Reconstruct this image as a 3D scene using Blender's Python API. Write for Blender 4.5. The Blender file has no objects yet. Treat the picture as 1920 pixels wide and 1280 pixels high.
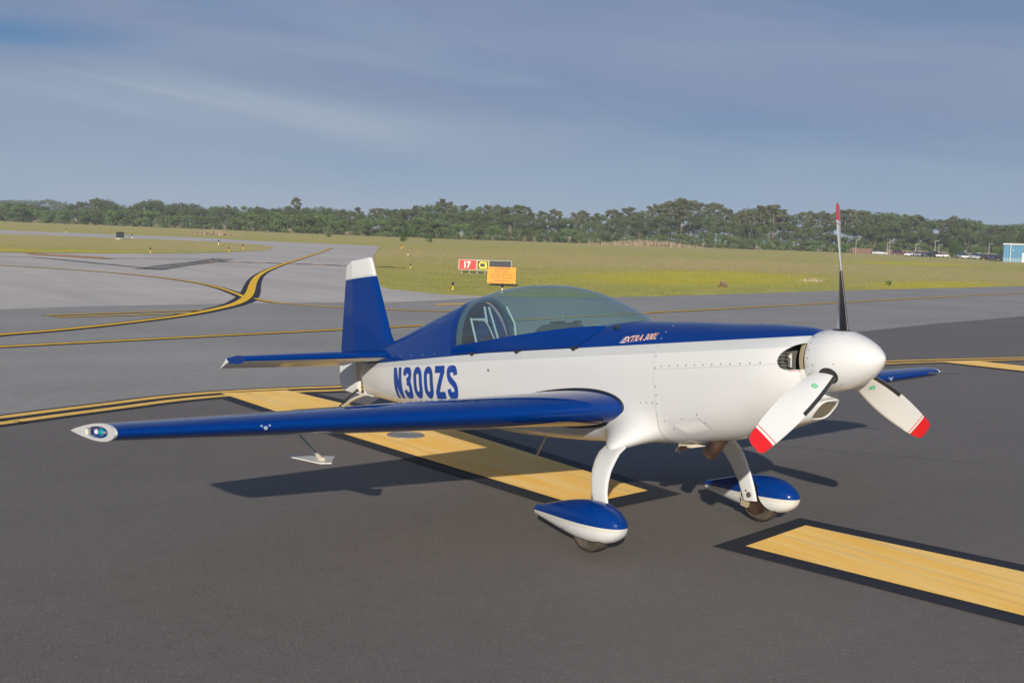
import bpy, bmesh, math, random
import numpy as np
from mathutils import Vector, Matrix
from mathutils.noise import noise as pnoise

random.seed(11)
rng = np.random.default_rng(5)
R_ = math.radians
scene = bpy.context.scene
COL = scene.collection

# ------------------------------------------------------------------ camera
cam_data = bpy.data.cameras.new('camera')
cam_data.sensor_width = 36.0
cam_data.lens = 40.316
cam_data.clip_start = 0.1
cam_data.clip_end = 20000
cam = bpy.data.objects.new('camera', cam_data)
COL.objects.link(cam)
CAMPOS = Vector((4.525, -6.050, 2.168))
_y, _p, _r = R_(143.010), R_(-5.319), R_(2.051)
_f = Vector((math.cos(_y)*math.cos(_p), math.sin(_y)*math.cos(_p), math.sin(_p)))
_rt = Vector((math.sin(_y), -math.cos(_y), 0)); _up = _rt.cross(_f)
_rt2 = _rt*math.cos(_r) + _up*math.sin(_r); _up2 = -_rt*math.sin(_r) + _up*math.cos(_r)
M = Matrix((( _rt2.x, _up2.x, -_f.x), (_rt2.y, _up2.y, -_f.y), (_rt2.z, _up2.z, -_f.z))).to_4x4()
M.translation = CAMPOS
cam.matrix_world = M
scene.camera = cam

# ------------------------------------------------------------------ sky, sun, exposure
SUN_EL, SUN_AZ = 19.3, -41.5            # azimuth measured from +X towards +Y
SKY_STRENGTH, SUN_STRENGTH = 0.0715, 5.0
scene.view_settings.view_transform = 'Standard'
scene.view_settings.look = 'None'
scene.view_settings.gamma = 1.0
scene.view_settings.use_curve_mapping = False
scene.view_settings.exposure = 0.25
world = bpy.data.worlds.new('World'); scene.world = world; world.use_nodes = True
wn, wl = world.node_tree.nodes, world.node_tree.links
wn.clear()
def wnode(t, **k):
    n = wn.new(t)
    for a, b in k.items(): setattr(n, a, b)
    return n
def wmath(op, a, b=None, c=None):
    n = wn.new('ShaderNodeMath'); n.operation = op
    for i, v in enumerate((a, b, c)):
        if v is None: continue
        if isinstance(v, (int, float)): n.inputs[i].default_value = v
        else: wl.new(v, n.inputs[i])
    return n.outputs[0]
sky = wnode('ShaderNodeTexSky', sky_type='NISHITA', sun_disc=False)
sky.sun_elevation = R_(SUN_EL)
sky.sun_rotation = R_(90 - SUN_AZ)      # Blender measures it clockwise from +Y
sky.air_density, sky.dust_density, sky.ozone_density = 1.0, 0.4, 4.5
tc = wnode('ShaderNodeTexCoord')
sp = wnode('ShaderNodeSeparateXYZ'); wl.new(tc.outputs['Generated'], sp.inputs[0])
azi = wmath('ARCTAN2', sp.outputs[1], wmath('MULTIPLY', sp.outputs[0], -1.0))   # 0 looks along -X, grows towards +Y
elv = wmath('ARCSINE', sp.outputs[2])
def wcombine(a, b, c=0.0):
    n = wn.new('ShaderNodeCombineXYZ')
    for i, v in enumerate((a, b, c)):
        if isinstance(v, (int, float)): n.inputs[i].default_value = v
        else: wl.new(v, n.inputs[i])
    return n.outputs[0]
def wnoise(vec, scale, detail, rough, dist=0.0):
    n = wn.new('ShaderNodeTexNoise'); n.inputs['Scale'].default_value = scale
    n.inputs['Detail'].default_value = detail; n.inputs['Roughness'].default_value = rough
    n.inputs['Distortion'].default_value = dist
    wl.new(vec, n.inputs['Vector']); return n.outputs['Fac']
def wramp(fac, stops):
    n = wn.new('ShaderNodeValToRGB'); e = n.color_ramp.elements
    n.color_ramp.interpolation = 'EASE'
    while len(e) < len(stops): e.new(0.5)
    for q, (p, v) in zip(e, stops): q.position = p; q.color = (v, v, v, 1)
    wl.new(fac, n.inputs[0]); return n.outputs[0]
# thin high cloud: broad veils plus long wind-drawn streaks that sink to the right
tilt = wmath('ADD', elv, wmath('MULTIPLY', azi, 0.10))
veil = wramp(wnoise(wcombine(wmath('MULTIPLY', azi, 1.3), wmath('MULTIPLY', tilt, 6.5), 3.1), 1.6, 4, 0.5, 0.5), [(0.30, 0.0), (0.62, 1.0)])
streak = wramp(wnoise(wcombine(wmath('MULTIPLY', azi, 2.2), wmath('MULTIPLY', tilt, 15.0), 7.7), 1.5, 4, 0.48, 0.5), [(0.38, 0.0), (0.75, 1.0)])
def wband(x, c, w):       # smooth bump round c
    t = wmath('DIVIDE', wmath('SUBTRACT', x, c), w)
    return wmath('POWER', 2.718, wmath('MULTIPLY', wmath('MULTIPLY', t, t), -1.0))
bank = wmath('MULTIPLY', wmath('MULTIPLY', wband(wmath('ADD', elv, wmath('MULTIPLY', azi, 0.06)), 0.118, 0.017), wband(azi, 0.34, 0.29)), wmath('ADD', 0.55, wmath('MULTIPLY', streak, 0.7)))
hole = wmath('MULTIPLY', wband(elv, 0.142, 0.014), wband(azi, 0.22, 0.10))
hi = wband(elv, 0.40, 0.36)
def wmix(fac, a, b):
    n = wn.new('ShaderNodeMix'); n.data_type = 'RGBA'; n.clamp_factor = True
    for i, v in ((0, fac), (6, a), (7, b)):
        if isinstance(v, (int, float)): n.inputs[i].default_value = v
        elif isinstance(v, tuple): n.inputs[i].default_value = (*v, 1)
        else: wl.new(v, n.inputs[i])
    return n.outputs[2]
low = wramp(wmath('DIVIDE', elv, 0.20), [(0.05, 1.0), (0.62, 0.0)])              # paler towards the horizon
thin = wmix(low, (2.68, 3.25, 4.90), (3.40, 4.55, 6.25))                        # sunlit thin high cloud
blue = wmix(low, (1.85, 2.85, 4.80), (2.75, 4.15, 6.10))                        # clearer air between
col = wmix(0.10, wmix(wmath('ADD', wmath('MULTIPLY', veil, 0.85), 0.15), blue, thin), sky.outputs[0])
col = wmix(wmath('MULTIPLY', hole, 0.95), col, (1.25, 2.75, 5.1))
col = wmix(wmath('ADD', wmath('MULTIPLY', streak, 0.36), wmath('MULTIPLY', bank, 1.0)), col, (3.95, 4.80, 6.10))
zen = wn.new('ShaderNodeMapRange'); zen.inputs[1].default_value = 0.22; zen.inputs[2].default_value = 1.4; zen.inputs[3].default_value = 0.0; zen.inputs[4].default_value = 1.0; wl.new(elv, zen.inputs[0])
col = wmix(zen.outputs[0], col, (0.75, 1.35, 2.9))                              # deeper blue overhead
bg = wnode('ShaderNodeBackground'); bg.inputs['Strength'].default_value = SKY_STRENGTH
wl.new(col, bg.inputs[0])
wo = wnode('ShaderNodeOutputWorld'); wl.new(bg.outputs[0], wo.inputs[0])

sun_data = bpy.data.lights.new('sun', 'SUN'); sun_data.energy = SUN_STRENGTH
sun_data.angle = R_(0.5); sun_data.color = (1.0, 0.915, 0.79)
sun = bpy.data.objects.new('sun', sun_data); COL.objects.link(sun)
_sd = Vector((math.cos(R_(SUN_EL))*math.cos(R_(SUN_AZ)), math.cos(R_(SUN_EL))*math.sin(R_(SUN_AZ)), math.sin(R_(SUN_EL))))
sun.rotation_euler = _sd.to_track_quat('Z', 'Y').to_euler()
sun.location = _sd*60

# ------------------------------------------------------------------ measured layout (metres; the aircraft's wheels stand at z = 0)
DATA={'G_field': [(-128.52, 71.59), (-85.4, 45.95), (-60.8, 31.5), (-48.2, 24.47), (-36.51, 17.92), (-33.44, 16.39), (-32.07, 16.22), (-30.76, 16.33), (-29.51, 16.5), (-28.41, 17.67),
             (-27.74, 19.13), (-27.46, 21.4), (-27.61, 24.21), (-28.13, 27.02), (-29.18, 31.99), (-30.43, 37.1), (-31.45, 42.5), (-32.64, 48.77), (-34.04, 56.16), (-35.75, 66.37),
             (-38.54, 85.39)],
 'G_island': [(-153.01, 26.09), (-148.91, 28.94), (-144.23, 34.72), (-139.56, 40.48), (-135.92, 45.91), (-130.1, 49.09), (-119.91, 49.43), (-111.25, 47.73), (-106.0, 45.83),
              (-97.81, 41.66), (-90.22, 37.21), (-82.58, 31.43), (-78.19, 27.01), (-75.18, 22.68), (-72.12, 16.29), (-70.04, 10.95), (-69.4, 9.02)],
 'R_far': [(-188.91, 33.42), (-190.74, 38.48), (-182.16, 48.37), (-173.67, 58.16), (-162.7, 62.44), (-146.99, 63.92), (-140.34, 68.88), (-135.95, 71.52), (-131.56, 72.37),
           (-128.52, 71.59)],
 'bld': [(-142.63, 248.29), (-138.22, 271.82), 3.99],
 'bush': [(-201.07, 119.65, 2.21, 1.88), (-199.84, 125.05, 1.45, 1.45), (-242.74, 322.18, 2.18, 2.55), (-191.82, 306.48, 4.76, 4.29), (-248.17, 126.79, 0.78, 1.3),
          (-37.02, 53.37, 0.25, 0.32)],
 'cars': [(-213.29, 299.96, 'silver', 4.8), (-215.04, 312.77, 'maroon', 3.9), (-209.0, 310.01, 'white', 2.0), (-207.62, 311.92, 'silver', 2.7), (-198.88, 302.95, 'charcoal', 2.2),
          (-205.8, 317.78, 'black', 2.3), (-197.3, 309.04, 'white', 2.7), (-198.38, 321.3, 'teal', 2.3), (-188.55, 308.69, 'white', 2.4), (-186.62, 309.07, 'white', 2.5),
          (-170.89, 285.64, 'silver', 1.9), (-163.55, 276.62, 'maroon', 2.0), (-157.7, 270.77, 'blue', 1.9), (-151.11, 262.44, 'charcoal', 1.6), (-282.79, 482.67, 'white', 2.9)],
 'cover': [(-5.8, 0.35), (-5.88, 0.19), (-5.72, 0.52), (-5.64, 0.25), (-5.94, 0.43)],
 'dash': [(-59.47, 19.69), (-58.78, 23.21), (-56.13, 26.76), (-54.97, 30.49)],
 'dl_outer': [(-8.47, -3.52), (-8.64, -3.06), (-8.88, -2.44), (-9.13, -1.76), (-9.38, -1.11), (-9.51, -0.56), (-9.56, -0.11), (-9.56, 0.34), (-9.52, 0.94), (-9.43, 1.65)],
 'dl_outer_r': [(-8.86, 10.6), (-8.72, 12.95), (-8.36, 15.3), (-7.68, 18.94)],
 'endpts': [(-2.58, 0.84), (-2.53, 0.51), (-2.48, 0.2), (-2.47, 0.1)],
 'fence': [(-229.03, 306.78), (-231.28, 320.38), 1.9],
 'fence2': [(-276.53, 393.87), (-278.05, 439.19), 1.54],
 'hold': [(-68.94, 12.37), (-66.25, 13.35), (-62.71, 14.9)],
 'lamps': [(-233.64, 315.23, 4.6), (-250.51, 356.54, 4.5), (-242.13, 345.9, 5.0), (-242.02, 361.47, 4.2), (-244.23, 376.9, 5.9), (-249.57, 387.74, 4.5), (-224.15, 379.49, 5.3)],
 'light_edge': [(-24.32, -0.4), (-24.37, 0.53), (-25.01, 2.56), (-25.35, 4.73), (-25.73, 7.15), (-25.87, 10.42), (-25.76, 11.69), (-26.3, 13.97), (-27.1, 15.7), (-27.7, 17.16)],
 'line_C': [(-15.78, -2.08), (-15.97, -1.39), (-16.39, 0.52), (-16.87, 2.73), (-17.56, 5.93), (-18.11, 8.48)],
 'line_C2': [(-20.33, 17.38), (-21.83, 23.74), (-23.85, 32.29), (-26.09, 41.65), (-28.73, 53.8), (-32.51, 72.63)],
 'line_D': [(-17.42, -1.76), (-18.04, -0.91), (-18.67, 0.21), (-19.63, 1.53), (-21.01, 3.16), (-22.24, 4.4), (-23.85, 5.74), (-25.34, 6.82), (-26.81, 7.7), (-28.71, 8.7),
            (-31.15, 9.88), (-34.33, 11.36), (-38.14, 13.16), (-42.3, 15.22), (-47.42, 17.96), (-56.5, 23.15), (-68.55, 30.32), (-86.98, 41.3), (-109.26, 54.26)],
 'line_E': [(-52.71, 5.62), (-50.67, 6.53), (-47.83, 8.07), (-44.61, 9.37), (-40.26, 10.1), (-36.37, 10.1), (-33.29, 9.65), (-30.31, 8.96), (-27.97, 8.32)],
 'line_F': [(-27.71, 8.48), (-26.53, 8.32), (-25.61, 8.39), (-24.7, 8.77), (-23.79, 9.29), (-23.28, 10.02), (-22.59, 10.64), (-22.08, 11.36), (-21.75, 12.21)],
 'line_G1': [(-22.32, 1.02), (-22.72, 2.5), (-23.1, 3.92), (-23.37, 5.09)],
 'line_G2': [(-21.84, 1.12), (-22.02, 2.29), (-22.28, 3.62), (-22.62, 4.71)],
 'line_H': [(-24.46, 12.86), (-24.69, 14.04), (-24.91, 15.43)],
 'markers': [(-32.07, 18.58), (-29.89, 19.33), (-53.36, 29.87), (-84.04, 48.59), (-114.87, 66.6), (-124.96, 73.14), (-75.38, 22.06), (-83.92, 31.5), (-93.92, 37.11),
             (-111.74, 42.15), (-140.67, 42.71), (-183.98, 46.76)],
 'markh': [0.3, 0.36, 0.28, 0.33, 0.5, 0.4, 0.38, 0.36, 0.4, 0.5, 0.5, 0.5],
 'near_edge_right': [(-13.56, 18.24), (-15.05, 24.27), (-16.53, 31.96), (-18.81, 43.66)],
 'patchpts': [(-27.61, 24.21), (-32.9, 29.17), (-40.26, 36.06), (-62.0, 56.44), (-104.06, 95.87), (-154.13, 142.8)],
 'pts': {'blackbox': (-131.79, 38.28), 'board': (-35.18, 23.17), 'sign17': (-47.67, 31.2)},
 'skid1': [(-62.54, 9.24), (-62.06, 10.78), (-56.13, 11.63), (-47.63, 12.75)],
 'skid2': [(-47.34, 12.65), (-52.95, 16.07), (-58.32, 19.71), (-64.76, 23.62)],
 'skid3': [(-62.39, 15.11), (-63.43, 18.44), (-63.41, 22.49)],
 'stripe1': [(-9.19, -0.18), (-5.99, -0.19), (-2.6, -0.12), (-2.14, -0.1), (-2.58, 0.84), (-5.72, 1.05), (-8.99, 0.68)],
 'stripe2': [(-0.9, 0.21), (-1.08, 1.1), (0.52, 1.42), (1.03, 0.51)],
 'stripe2b': [(-1.02, 0.05), (-1.26, 1.26)],
 'stripe3': [(-8.26, 14.16), (-8.02, 15.42), (-7.21, 15.28), (-6.52, 14.03)],
 'tan': [(-216.09, 84.3, 1.06, 8.51), (-276.79, 261.43, 2.49, 28.42), (-41.06, 51.47, 0.3, 1.44), (-34.8, 36.55, 0.42, 0.21)],
 'trees': [('pine', -608.3, 97.8, 5.8, 5.8, -150), ('broad', -593.4, 97.5, 6.3, 6.3, -140), ('pine', -592.0, 100.3, 6.7, 6.7, -127), ('broad', -618.4, 107.1, 6.7, 6.7, -118),
           ('pine', -633.7, 113.1, 7.4, 7.4, -105), ('pine', -591.0, 107.3, 7.0, 7.0, -95), ('broad', -613.7, 114.2, 7.0, 7.0, -85), ('pine', -583.4, 110.9, 6.7, 6.7, -73),
           ('broad', -601.1, 117.0, 7.6, 7.6, -62), ('broad', -588.6, 117.9, 7.3, 7.3, -48), ('broad', -609.9, 126.1, 8.0, 8.0, -32), ('broad', -593.0, 125.2, 7.7, 7.7, -21),
           ('broad', -607.5, 131.9, 8.3, 8.3, -7), ('broad', -601.5, 133.7, 8.5, 8.5, 6), ('broad', -604.9, 137.8, 8.8, 8.8, 19), ('broad', -591.8, 138.3, 9.2, 9.2, 34),
           ('broad', -576.1, 137.4, 8.8, 8.8, 46), ('pine', -562.3, 137.2, 8.4, 8.4, 60), ('broad', -570.5, 141.5, 7.8, 7.8, 69), ('broad', -574.6, 145.8, 8.1, 8.1, 82),
           ('broad', -557.9, 145.1, 6.0, 6.0, 97), ('pine', -550.1, 145.8, 6.0, 6.0, 109), ('broad', -566.8, 152.9, 7.5, 7.5, 120), ('broad', -580.2, 160.1, 9.0, 9.0, 133),
           ('pine', -563.6, 158.9, 10.5, 10.5, 147), ('broad', -569.7, 163.7, 11.1, 11.1, 159), ('pine', -528.6, 154.9, 11.4, 11.4, 174), ('pine', -539.2, 160.3, 12.2, 12.2, 182),
           ('broad', -522.3, 157.4, 11.9, 11.9, 192), ('broad', -529.8, 162.6, 10.8, 10.8, 204), ('broad', -535.6, 168.3, 9.7, 9.7, 220), ('broad', -527.1, 168.4, 9.8, 9.8, 231),
           ('broad', -509.7, 165.5, 9.1, 9.1, 243), ('broad', -529.8, 174.9, 10.7, 10.7, 254), ('broad', -514.2, 173.1, 11.0, 11.0, 269), ('broad', -522.7, 179.8, 12.8, 12.8, 284),
           ('broad', -533.0, 187.5, 12.6, 12.6, 300), ('broad', -501.5, 179.7, 10.0, 10.0, 314), ('broad', -490.1, 178.2, 10.7, 10.7, 325),
           ('broad', -526.9, 195.3, 12.1, 12.1, 339), ('pine', -492.3, 185.3, 9.3, 9.3, 352), ('broad', -507.8, 193.6, 11.4, 11.4, 361), ('broad', -505.8, 196.2, 10.1, 10.1, 374),
           ('broad', -506.3, 200.2, 9.3, 9.3, 389), ('broad', -484.0, 194.9, 10.4, 10.4, 404), ('broad', -481.8, 197.2, 10.4, 10.4, 417), ('pine', -465.3, 193.2, 10.1, 10.1, 429),
           ('broad', -461.3, 194.4, 10.1, 10.1, 441), ('broad', -464.4, 199.2, 8.1, 8.1, 455), ('broad', -466.2, 203.5, 10.2, 10.2, 469), ('pine', -472.8, 210.3, 10.5, 10.5, 485),
           ('broad', -444.7, 200.2, 9.8, 9.8, 495), ('broad', -442.6, 203.0, 9.9, 9.9, 511), ('broad', -442.8, 206.8, 10.3, 10.3, 527), ('pine', -435.9, 206.3, 10.6, 10.6, 538),
           ('broad', -443.8, 212.6, 10.5, 10.5, 548), ('broad', -431.6, 209.9, 10.2, 10.2, 562), ('broad', -435.7, 215.1, 10.7, 10.7, 574),
           ('broad', -435.8, 218.8, 10.3, 10.3, 589), ('broad', -411.6, 209.8, 11.0, 11.0, 603), ('broad', -415.8, 215.8, 10.7, 10.7, 619),
           ('broad', -405.5, 213.3, 10.1, 10.1, 631), ('pine', -384.3, 204.6, 9.4, 9.4, 643), ('broad', -409.2, 220.9, 10.0, 10.0, 654), ('pine', -402.1, 220.5, 10.7, 10.7, 669),
           ('broad', -382.8, 212.7, 8.1, 8.1, 682), ('pine', -378.4, 213.7, 10.0, 10.0, 697), ('pine', -378.4, 216.0, 10.4, 10.4, 707), ('pine', -391.3, 225.4, 10.3, 10.3, 715),
           ('broad', -370.6, 215.8, 10.6, 10.6, 725), ('pine', -370.0, 219.1, 10.2, 10.2, 741), ('pine', -374.8, 224.8, 10.3, 10.3, 753), ('broad', -368.8, 223.4, 10.7, 10.7, 762),
           ('pine', -364.5, 224.1, 11.4, 11.4, 777), ('broad', -383.7, 239.2, 12.3, 12.3, 790), ('broad', -359.8, 227.7, 12.7, 12.7, 805), ('pine', -365.3, 235.1, 13.6, 13.6, 820),
           ('pine', -358.1, 232.5, 14.2, 14.2, 830), ('pine', -381.3, 250.2, 14.2, 14.2, 839), ('pine', -364.5, 241.3, 12.4, 12.4, 848), ('broad', -357.1, 238.9, 12.6, 12.6, 859),
           ('pine', -379.0, 256.7, 12.9, 12.9, 870), ('broad', -361.4, 247.7, 11.8, 11.8, 883), ('broad', -370.8, 258.2, 13.1, 13.1, 898), ('pine', -345.7, 243.6, 12.8, 12.8, 910),
           ('broad', -346.3, 246.2, 13.0, 13.0, 919), ('pine', -352.5, 254.3, 13.1, 13.1, 934), ('pine', -347.3, 253.1, 11.8, 11.8, 944), ('broad', -349.7, 257.6, 13.3, 13.3, 955),
           ('pine', -340.0, 253.6, 12.9, 12.9, 967), ('pine', -339.5, 255.8, 13.1, 13.1, 978), ('pine', -340.1, 258.8, 12.6, 12.6, 988), ('broad', -364.7, 280.6, 11.6, 11.6, 999),
           ('pine', -350.7, 273.8, 11.7, 11.7, 1014), ('pine', -361.9, 285.0, 11.4, 11.4, 1023), ('pine', -366.8, 292.4, 13.1, 13.1, 1035),
           ('pine', -339.4, 273.6, 11.7, 11.7, 1047), ('broad', -354.1, 288.8, 10.2, 10.2, 1059), ('pine', -340.7, 281.7, 11.2, 11.2, 1074),
           ('pine', -351.1, 293.8, 11.9, 11.9, 1086), ('pine', -347.9, 294.2, 12.0, 12.0, 1097), ('pine', -347.4, 297.2, 10.5, 10.5, 1109),
           ('pine', -332.0, 286.4, 11.6, 11.6, 1118), ('broad', -354.1, 308.2, 12.1, 12.1, 1127), ('pine', -344.1, 303.2, 13.0, 13.0, 1140),
           ('pine', -348.8, 310.6, 13.9, 13.9, 1151), ('pine', -345.5, 310.4, 12.8, 12.8, 1161), ('pine', -348.2, 315.6, 14.2, 14.2, 1170),
           ('pine', -340.5, 311.6, 14.4, 14.4, 1180), ('broad', -356.8, 329.4, 13.8, 13.8, 1189), ('broad', -350.3, 327.3, 14.6, 14.6, 1203),
           ('pine', -328.1, 311.0, 14.9, 14.9, 1218), ('pine', -351.1, 336.2, 17.0, 17.0, 1229), ('pine', -347.5, 336.1, 16.8, 16.8, 1240),
           ('pine', -317.6, 309.4, 16.2, 16.2, 1248), ('pine', -320.9, 315.3, 17.4, 17.4, 1257), ('pine', -342.0, 339.8, 19.0, 19.0, 1269),
           ('pine', -342.4, 343.9, 19.2, 19.2, 1280), ('pine', -344.2, 348.9, 18.6, 18.6, 1290), ('pine', -314.4, 321.0, 17.4, 17.4, 1299),
           ('pine', -317.5, 328.0, 17.4, 17.4, 1311), ('pine', -335.9, 351.2, 17.8, 17.8, 1324), ('pine', -336.0, 355.4, 18.4, 18.4, 1337),
           ('pine', -328.3, 349.9, 17.3, 17.3, 1345), ('pine', -312.9, 336.8, 15.3, 15.3, 1356), ('pine', -317.6, 344.6, 15.3, 15.3, 1365),
           ('pine', -322.1, 352.5, 13.4, 13.4, 1374), ('pine', -305.7, 337.5, 14.1, 14.1, 1384), ('broad', -327.2, 364.4, 15.6, 15.6, 1393),
           ('pine', -303.8, 341.9, 15.4, 15.4, 1405), ('broad', -314.1, 356.5, 17.0, 17.0, 1414), ('pine', -307.7, 353.4, 16.7, 16.7, 1427),
           ('pine', -295.8, 342.7, 16.6, 16.6, 1437), ('pine', -308.0, 359.7, 17.4, 17.4, 1446), ('pine', -299.8, 353.1, 15.3, 15.3, 1455),
           ('pine', -316.2, 376.5, 16.8, 16.8, 1467), ('pine', -315.3, 379.4, 14.2, 14.2, 1478), ('broad', -311.5, 379.2, 15.3, 15.3, 1491),
           ('pine', -288.8, 355.5, 15.0, 15.0, 1503), ('pine', -311.7, 387.7, 16.1, 16.1, 1515), ('pine', -284.0, 356.7, 14.4, 14.4, 1525),
           ('pine', -300.0, 381.0, 16.3, 16.3, 1538), ('pine', -283.1, 363.3, 14.8, 14.8, 1550), ('pine', -289.6, 375.4, 15.3, 15.3, 1560),
           ('pine', -304.6, 398.5, 17.1, 17.1, 1571), ('pine', -282.6, 373.2, 16.5, 16.5, 1581), ('pine', -283.2, 377.9, 16.9, 16.9, 1593),
           ('pine', -284.9, 384.1, 16.6, 16.6, 1604), ('pine', -281.5, 382.4, 16.8, 16.8, 1612), ('pine', -293.2, 401.4, 17.1, 17.1, 1621),
           ('pine', -292.5, 404.0, 15.7, 15.7, 1631), ('broad', -276.4, 385.9, 16.8, 16.8, 1643), ('broad', -284.9, 402.5, 17.1, 17.1, 1656),
           ('broad', -270.8, 387.2, 16.5, 16.5, 1669), ('broad', -287.8, 416.2, 16.8, 16.8, 1682), ('pine', -286.5, 420.4, 16.3, 16.3, 1698),
           ('broad', -260.8, 386.9, 15.5, 15.5, 1709), ('pine', -262.9, 394.5, 15.4, 15.4, 1722), ('broad', -262.3, 398.1, 14.7, 14.7, 1735),
           ('broad', -256.5, 394.0, 13.7, 13.7, 1748), ('pine', -263.2, 408.7, 14.4, 14.4, 1760), ('pine', -272.1, 427.2, 15.0, 15.0, 1772),
           ('pine', -273.9, 434.6, 16.1, 16.1, 1784), ('broad', -256.1, 410.5, 15.3, 15.3, 1795), ('broad', -267.2, 432.7, 16.2, 16.2, 1806),
           ('broad', -252.5, 413.1, 14.9, 14.9, 1817), ('broad', -251.3, 416.0, 13.2, 13.2, 1830), ('broad', -263.6, 441.1, 13.9, 13.9, 1842),
           ('broad', -249.9, 423.6, 13.4, 13.4, 1856), ('pine', -245.2, 420.1, 12.5, 12.5, 1867), ('broad', -263.2, 454.9, 14.2, 14.2, 1877),
           ('broad', -240.0, 419.3, 13.6, 13.6, 1888), ('broad', -252.3, 446.4, 13.8, 13.8, 1902), ('broad', -254.8, 455.7, 15.0, 15.0, 1914),
           ('broad', -238.8, 432.1, 14.1, 14.1, 1926), ('broad', -240.8, 440.8, 14.5, 14.5, 1939), ('broad', -231.8, 430.7, 14.8, 14.8, 1955),
           ('pine', -228.4, 430.6, 13.9, 13.9, 1970), ('broad', -239.4, 456.7, 15.8, 15.8, 1983), ('broad', -230.2, 444.7, 14.6, 14.6, 1996),
           ('pine', -231.2, 451.6, 15.1, 15.1, 2009), ('pine', -236.2, 466.1, 16.0, 16.0, 2020), ('broad', -224.7, 447.7, 15.2, 15.2, 2029),
           ('pine', -413.0, 199.2, 13.6, 13.6, 555), ('pine', -299.7, 299.6, 17.2, 17.2, 1276), ('pine', -285.5, 326.7, 15.8, 15.8, 1423),
           ('pine', -282.5, 330.6, 16.2, 16.2, 1448), ('pine', -325.6, 273.4, 12.2, 12.2, 1090), ('broad', -578.5, 92.8, 6.3, 6.3, -150), ('broad', -569.0, 95.3, 7.3, 7.3, -131),
           ('broad', -573.2, 100.4, 7.3, 7.3, -111), ('broad', -582.7, 105.8, 7.4, 7.4, -95), ('broad', -566.9, 106.9, 7.2, 7.2, -76), ('broad', -577.8, 113.9, 7.7, 7.7, -55),
           ('broad', -569.6, 115.7, 8.1, 8.1, -40), ('broad', -571.3, 119.3, 7.8, 7.8, -26), ('broad', -557.6, 121.0, 6.7, 6.7, -5), ('broad', -548.4, 122.9, 9.0, 9.0, 12),
           ('broad', -554.0, 128.4, 7.2, 7.2, 31), ('broad', -549.9, 130.8, 8.6, 8.6, 46), ('broad', -535.3, 131.3, 7.7, 7.7, 64), ('broad', -547.1, 138.5, 7.8, 7.8, 82),
           ('broad', -540.1, 140.8, 5.6, 5.6, 100), ('broad', -522.1, 139.5, 5.8, 5.8, 115), ('broad', -524.1, 145.1, 8.9, 8.9, 137), ('broad', -516.9, 147.9, 8.1, 8.1, 159),
           ('broad', -521.2, 153.6, 10.8, 10.8, 177), ('broad', -504.0, 153.0, 10.2, 10.2, 198), ('broad', -511.2, 160.1, 9.8, 9.8, 219), ('broad', -498.7, 159.7, 7.9, 7.9, 234),
           ('broad', -489.1, 160.5, 9.1, 9.1, 251), ('broad', -499.8, 168.7, 11.2, 11.2, 271), ('broad', -492.6, 170.6, 11.1, 11.1, 290), ('broad', -475.0, 169.1, 8.7, 8.7, 310),
           ('broad', -480.7, 175.5, 9.5, 9.5, 329), ('broad', -475.8, 177.7, 9.1, 9.1, 346), ('broad', -468.6, 179.4, 8.8, 8.8, 365), ('broad', -468.6, 182.8, 8.6, 8.6, 380),
           ('broad', -467.7, 186.2, 7.9, 7.9, 395), ('broad', -450.2, 183.2, 8.5, 8.5, 413), ('broad', -443.5, 183.8, 8.7, 8.7, 428), ('broad', -443.7, 187.3, 9.0, 9.0, 443),
           ('broad', -441.8, 189.8, 10.2, 10.2, 457), ('broad', -436.8, 192.2, 9.3, 9.3, 477), ('broad', -426.1, 190.7, 9.6, 9.6, 491), ('broad', -411.0, 188.7, 8.5, 8.5, 513),
           ('broad', -413.8, 194.9, 8.5, 8.5, 535), ('broad', -412.5, 197.9, 9.3, 9.3, 550), ('broad', -403.2, 198.3, 9.9, 9.9, 572), ('broad', -396.0, 199.2, 10.3, 10.3, 592),
           ('broad', -386.6, 198.2, 9.8, 9.8, 609), ('broad', -370.3, 194.3, 7.5, 7.5, 630), ('broad', -370.2, 197.5, 7.1, 7.1, 646), ('broad', -363.8, 197.5, 8.1, 8.1, 661),
           ('broad', -357.6, 197.6, 8.7, 8.7, 678), ('broad', -371.4, 208.8, 7.9, 7.9, 693), ('broad', -355.1, 204.1, 7.8, 7.8, 714), ('broad', -359.4, 210.0, 8.4, 8.4, 729),
           ('broad', -363.1, 216.1, 9.1, 9.1, 746), ('broad', -360.7, 218.9, 10.3, 10.3, 765), ('broad', -353.4, 219.4, 10.1, 10.1, 787), ('broad', -344.5, 218.4, 9.7, 9.7, 807),
           ('broad', -343.7, 222.1, 10.3, 10.3, 826), ('broad', -338.3, 222.6, 9.6, 9.6, 843), ('broad', -347.1, 231.9, 10.0, 10.0, 858), ('broad', -347.3, 236.5, 9.1, 9.1, 877),
           ('broad', -333.6, 231.6, 10.1, 10.1, 896), ('broad', -329.8, 232.2, 9.0, 9.0, 910), ('broad', -334.7, 239.9, 8.9, 8.9, 928), ('broad', -329.1, 239.4, 9.4, 9.4, 943),
           ('broad', -324.6, 239.4, 9.9, 9.9, 957), ('broad', -329.4, 246.6, 10.2, 10.2, 972), ('broad', -331.9, 253.1, 9.9, 9.9, 990), ('broad', -328.8, 255.5, 9.2, 9.2, 1009),
           ('broad', -323.8, 256.8, 9.7, 9.7, 1031), ('broad', -329.0, 264.7, 8.5, 8.5, 1046), ('broad', -324.0, 265.8, 8.8, 8.8, 1066), ('broad', -326.8, 271.8, 8.5, 8.5, 1080),
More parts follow.
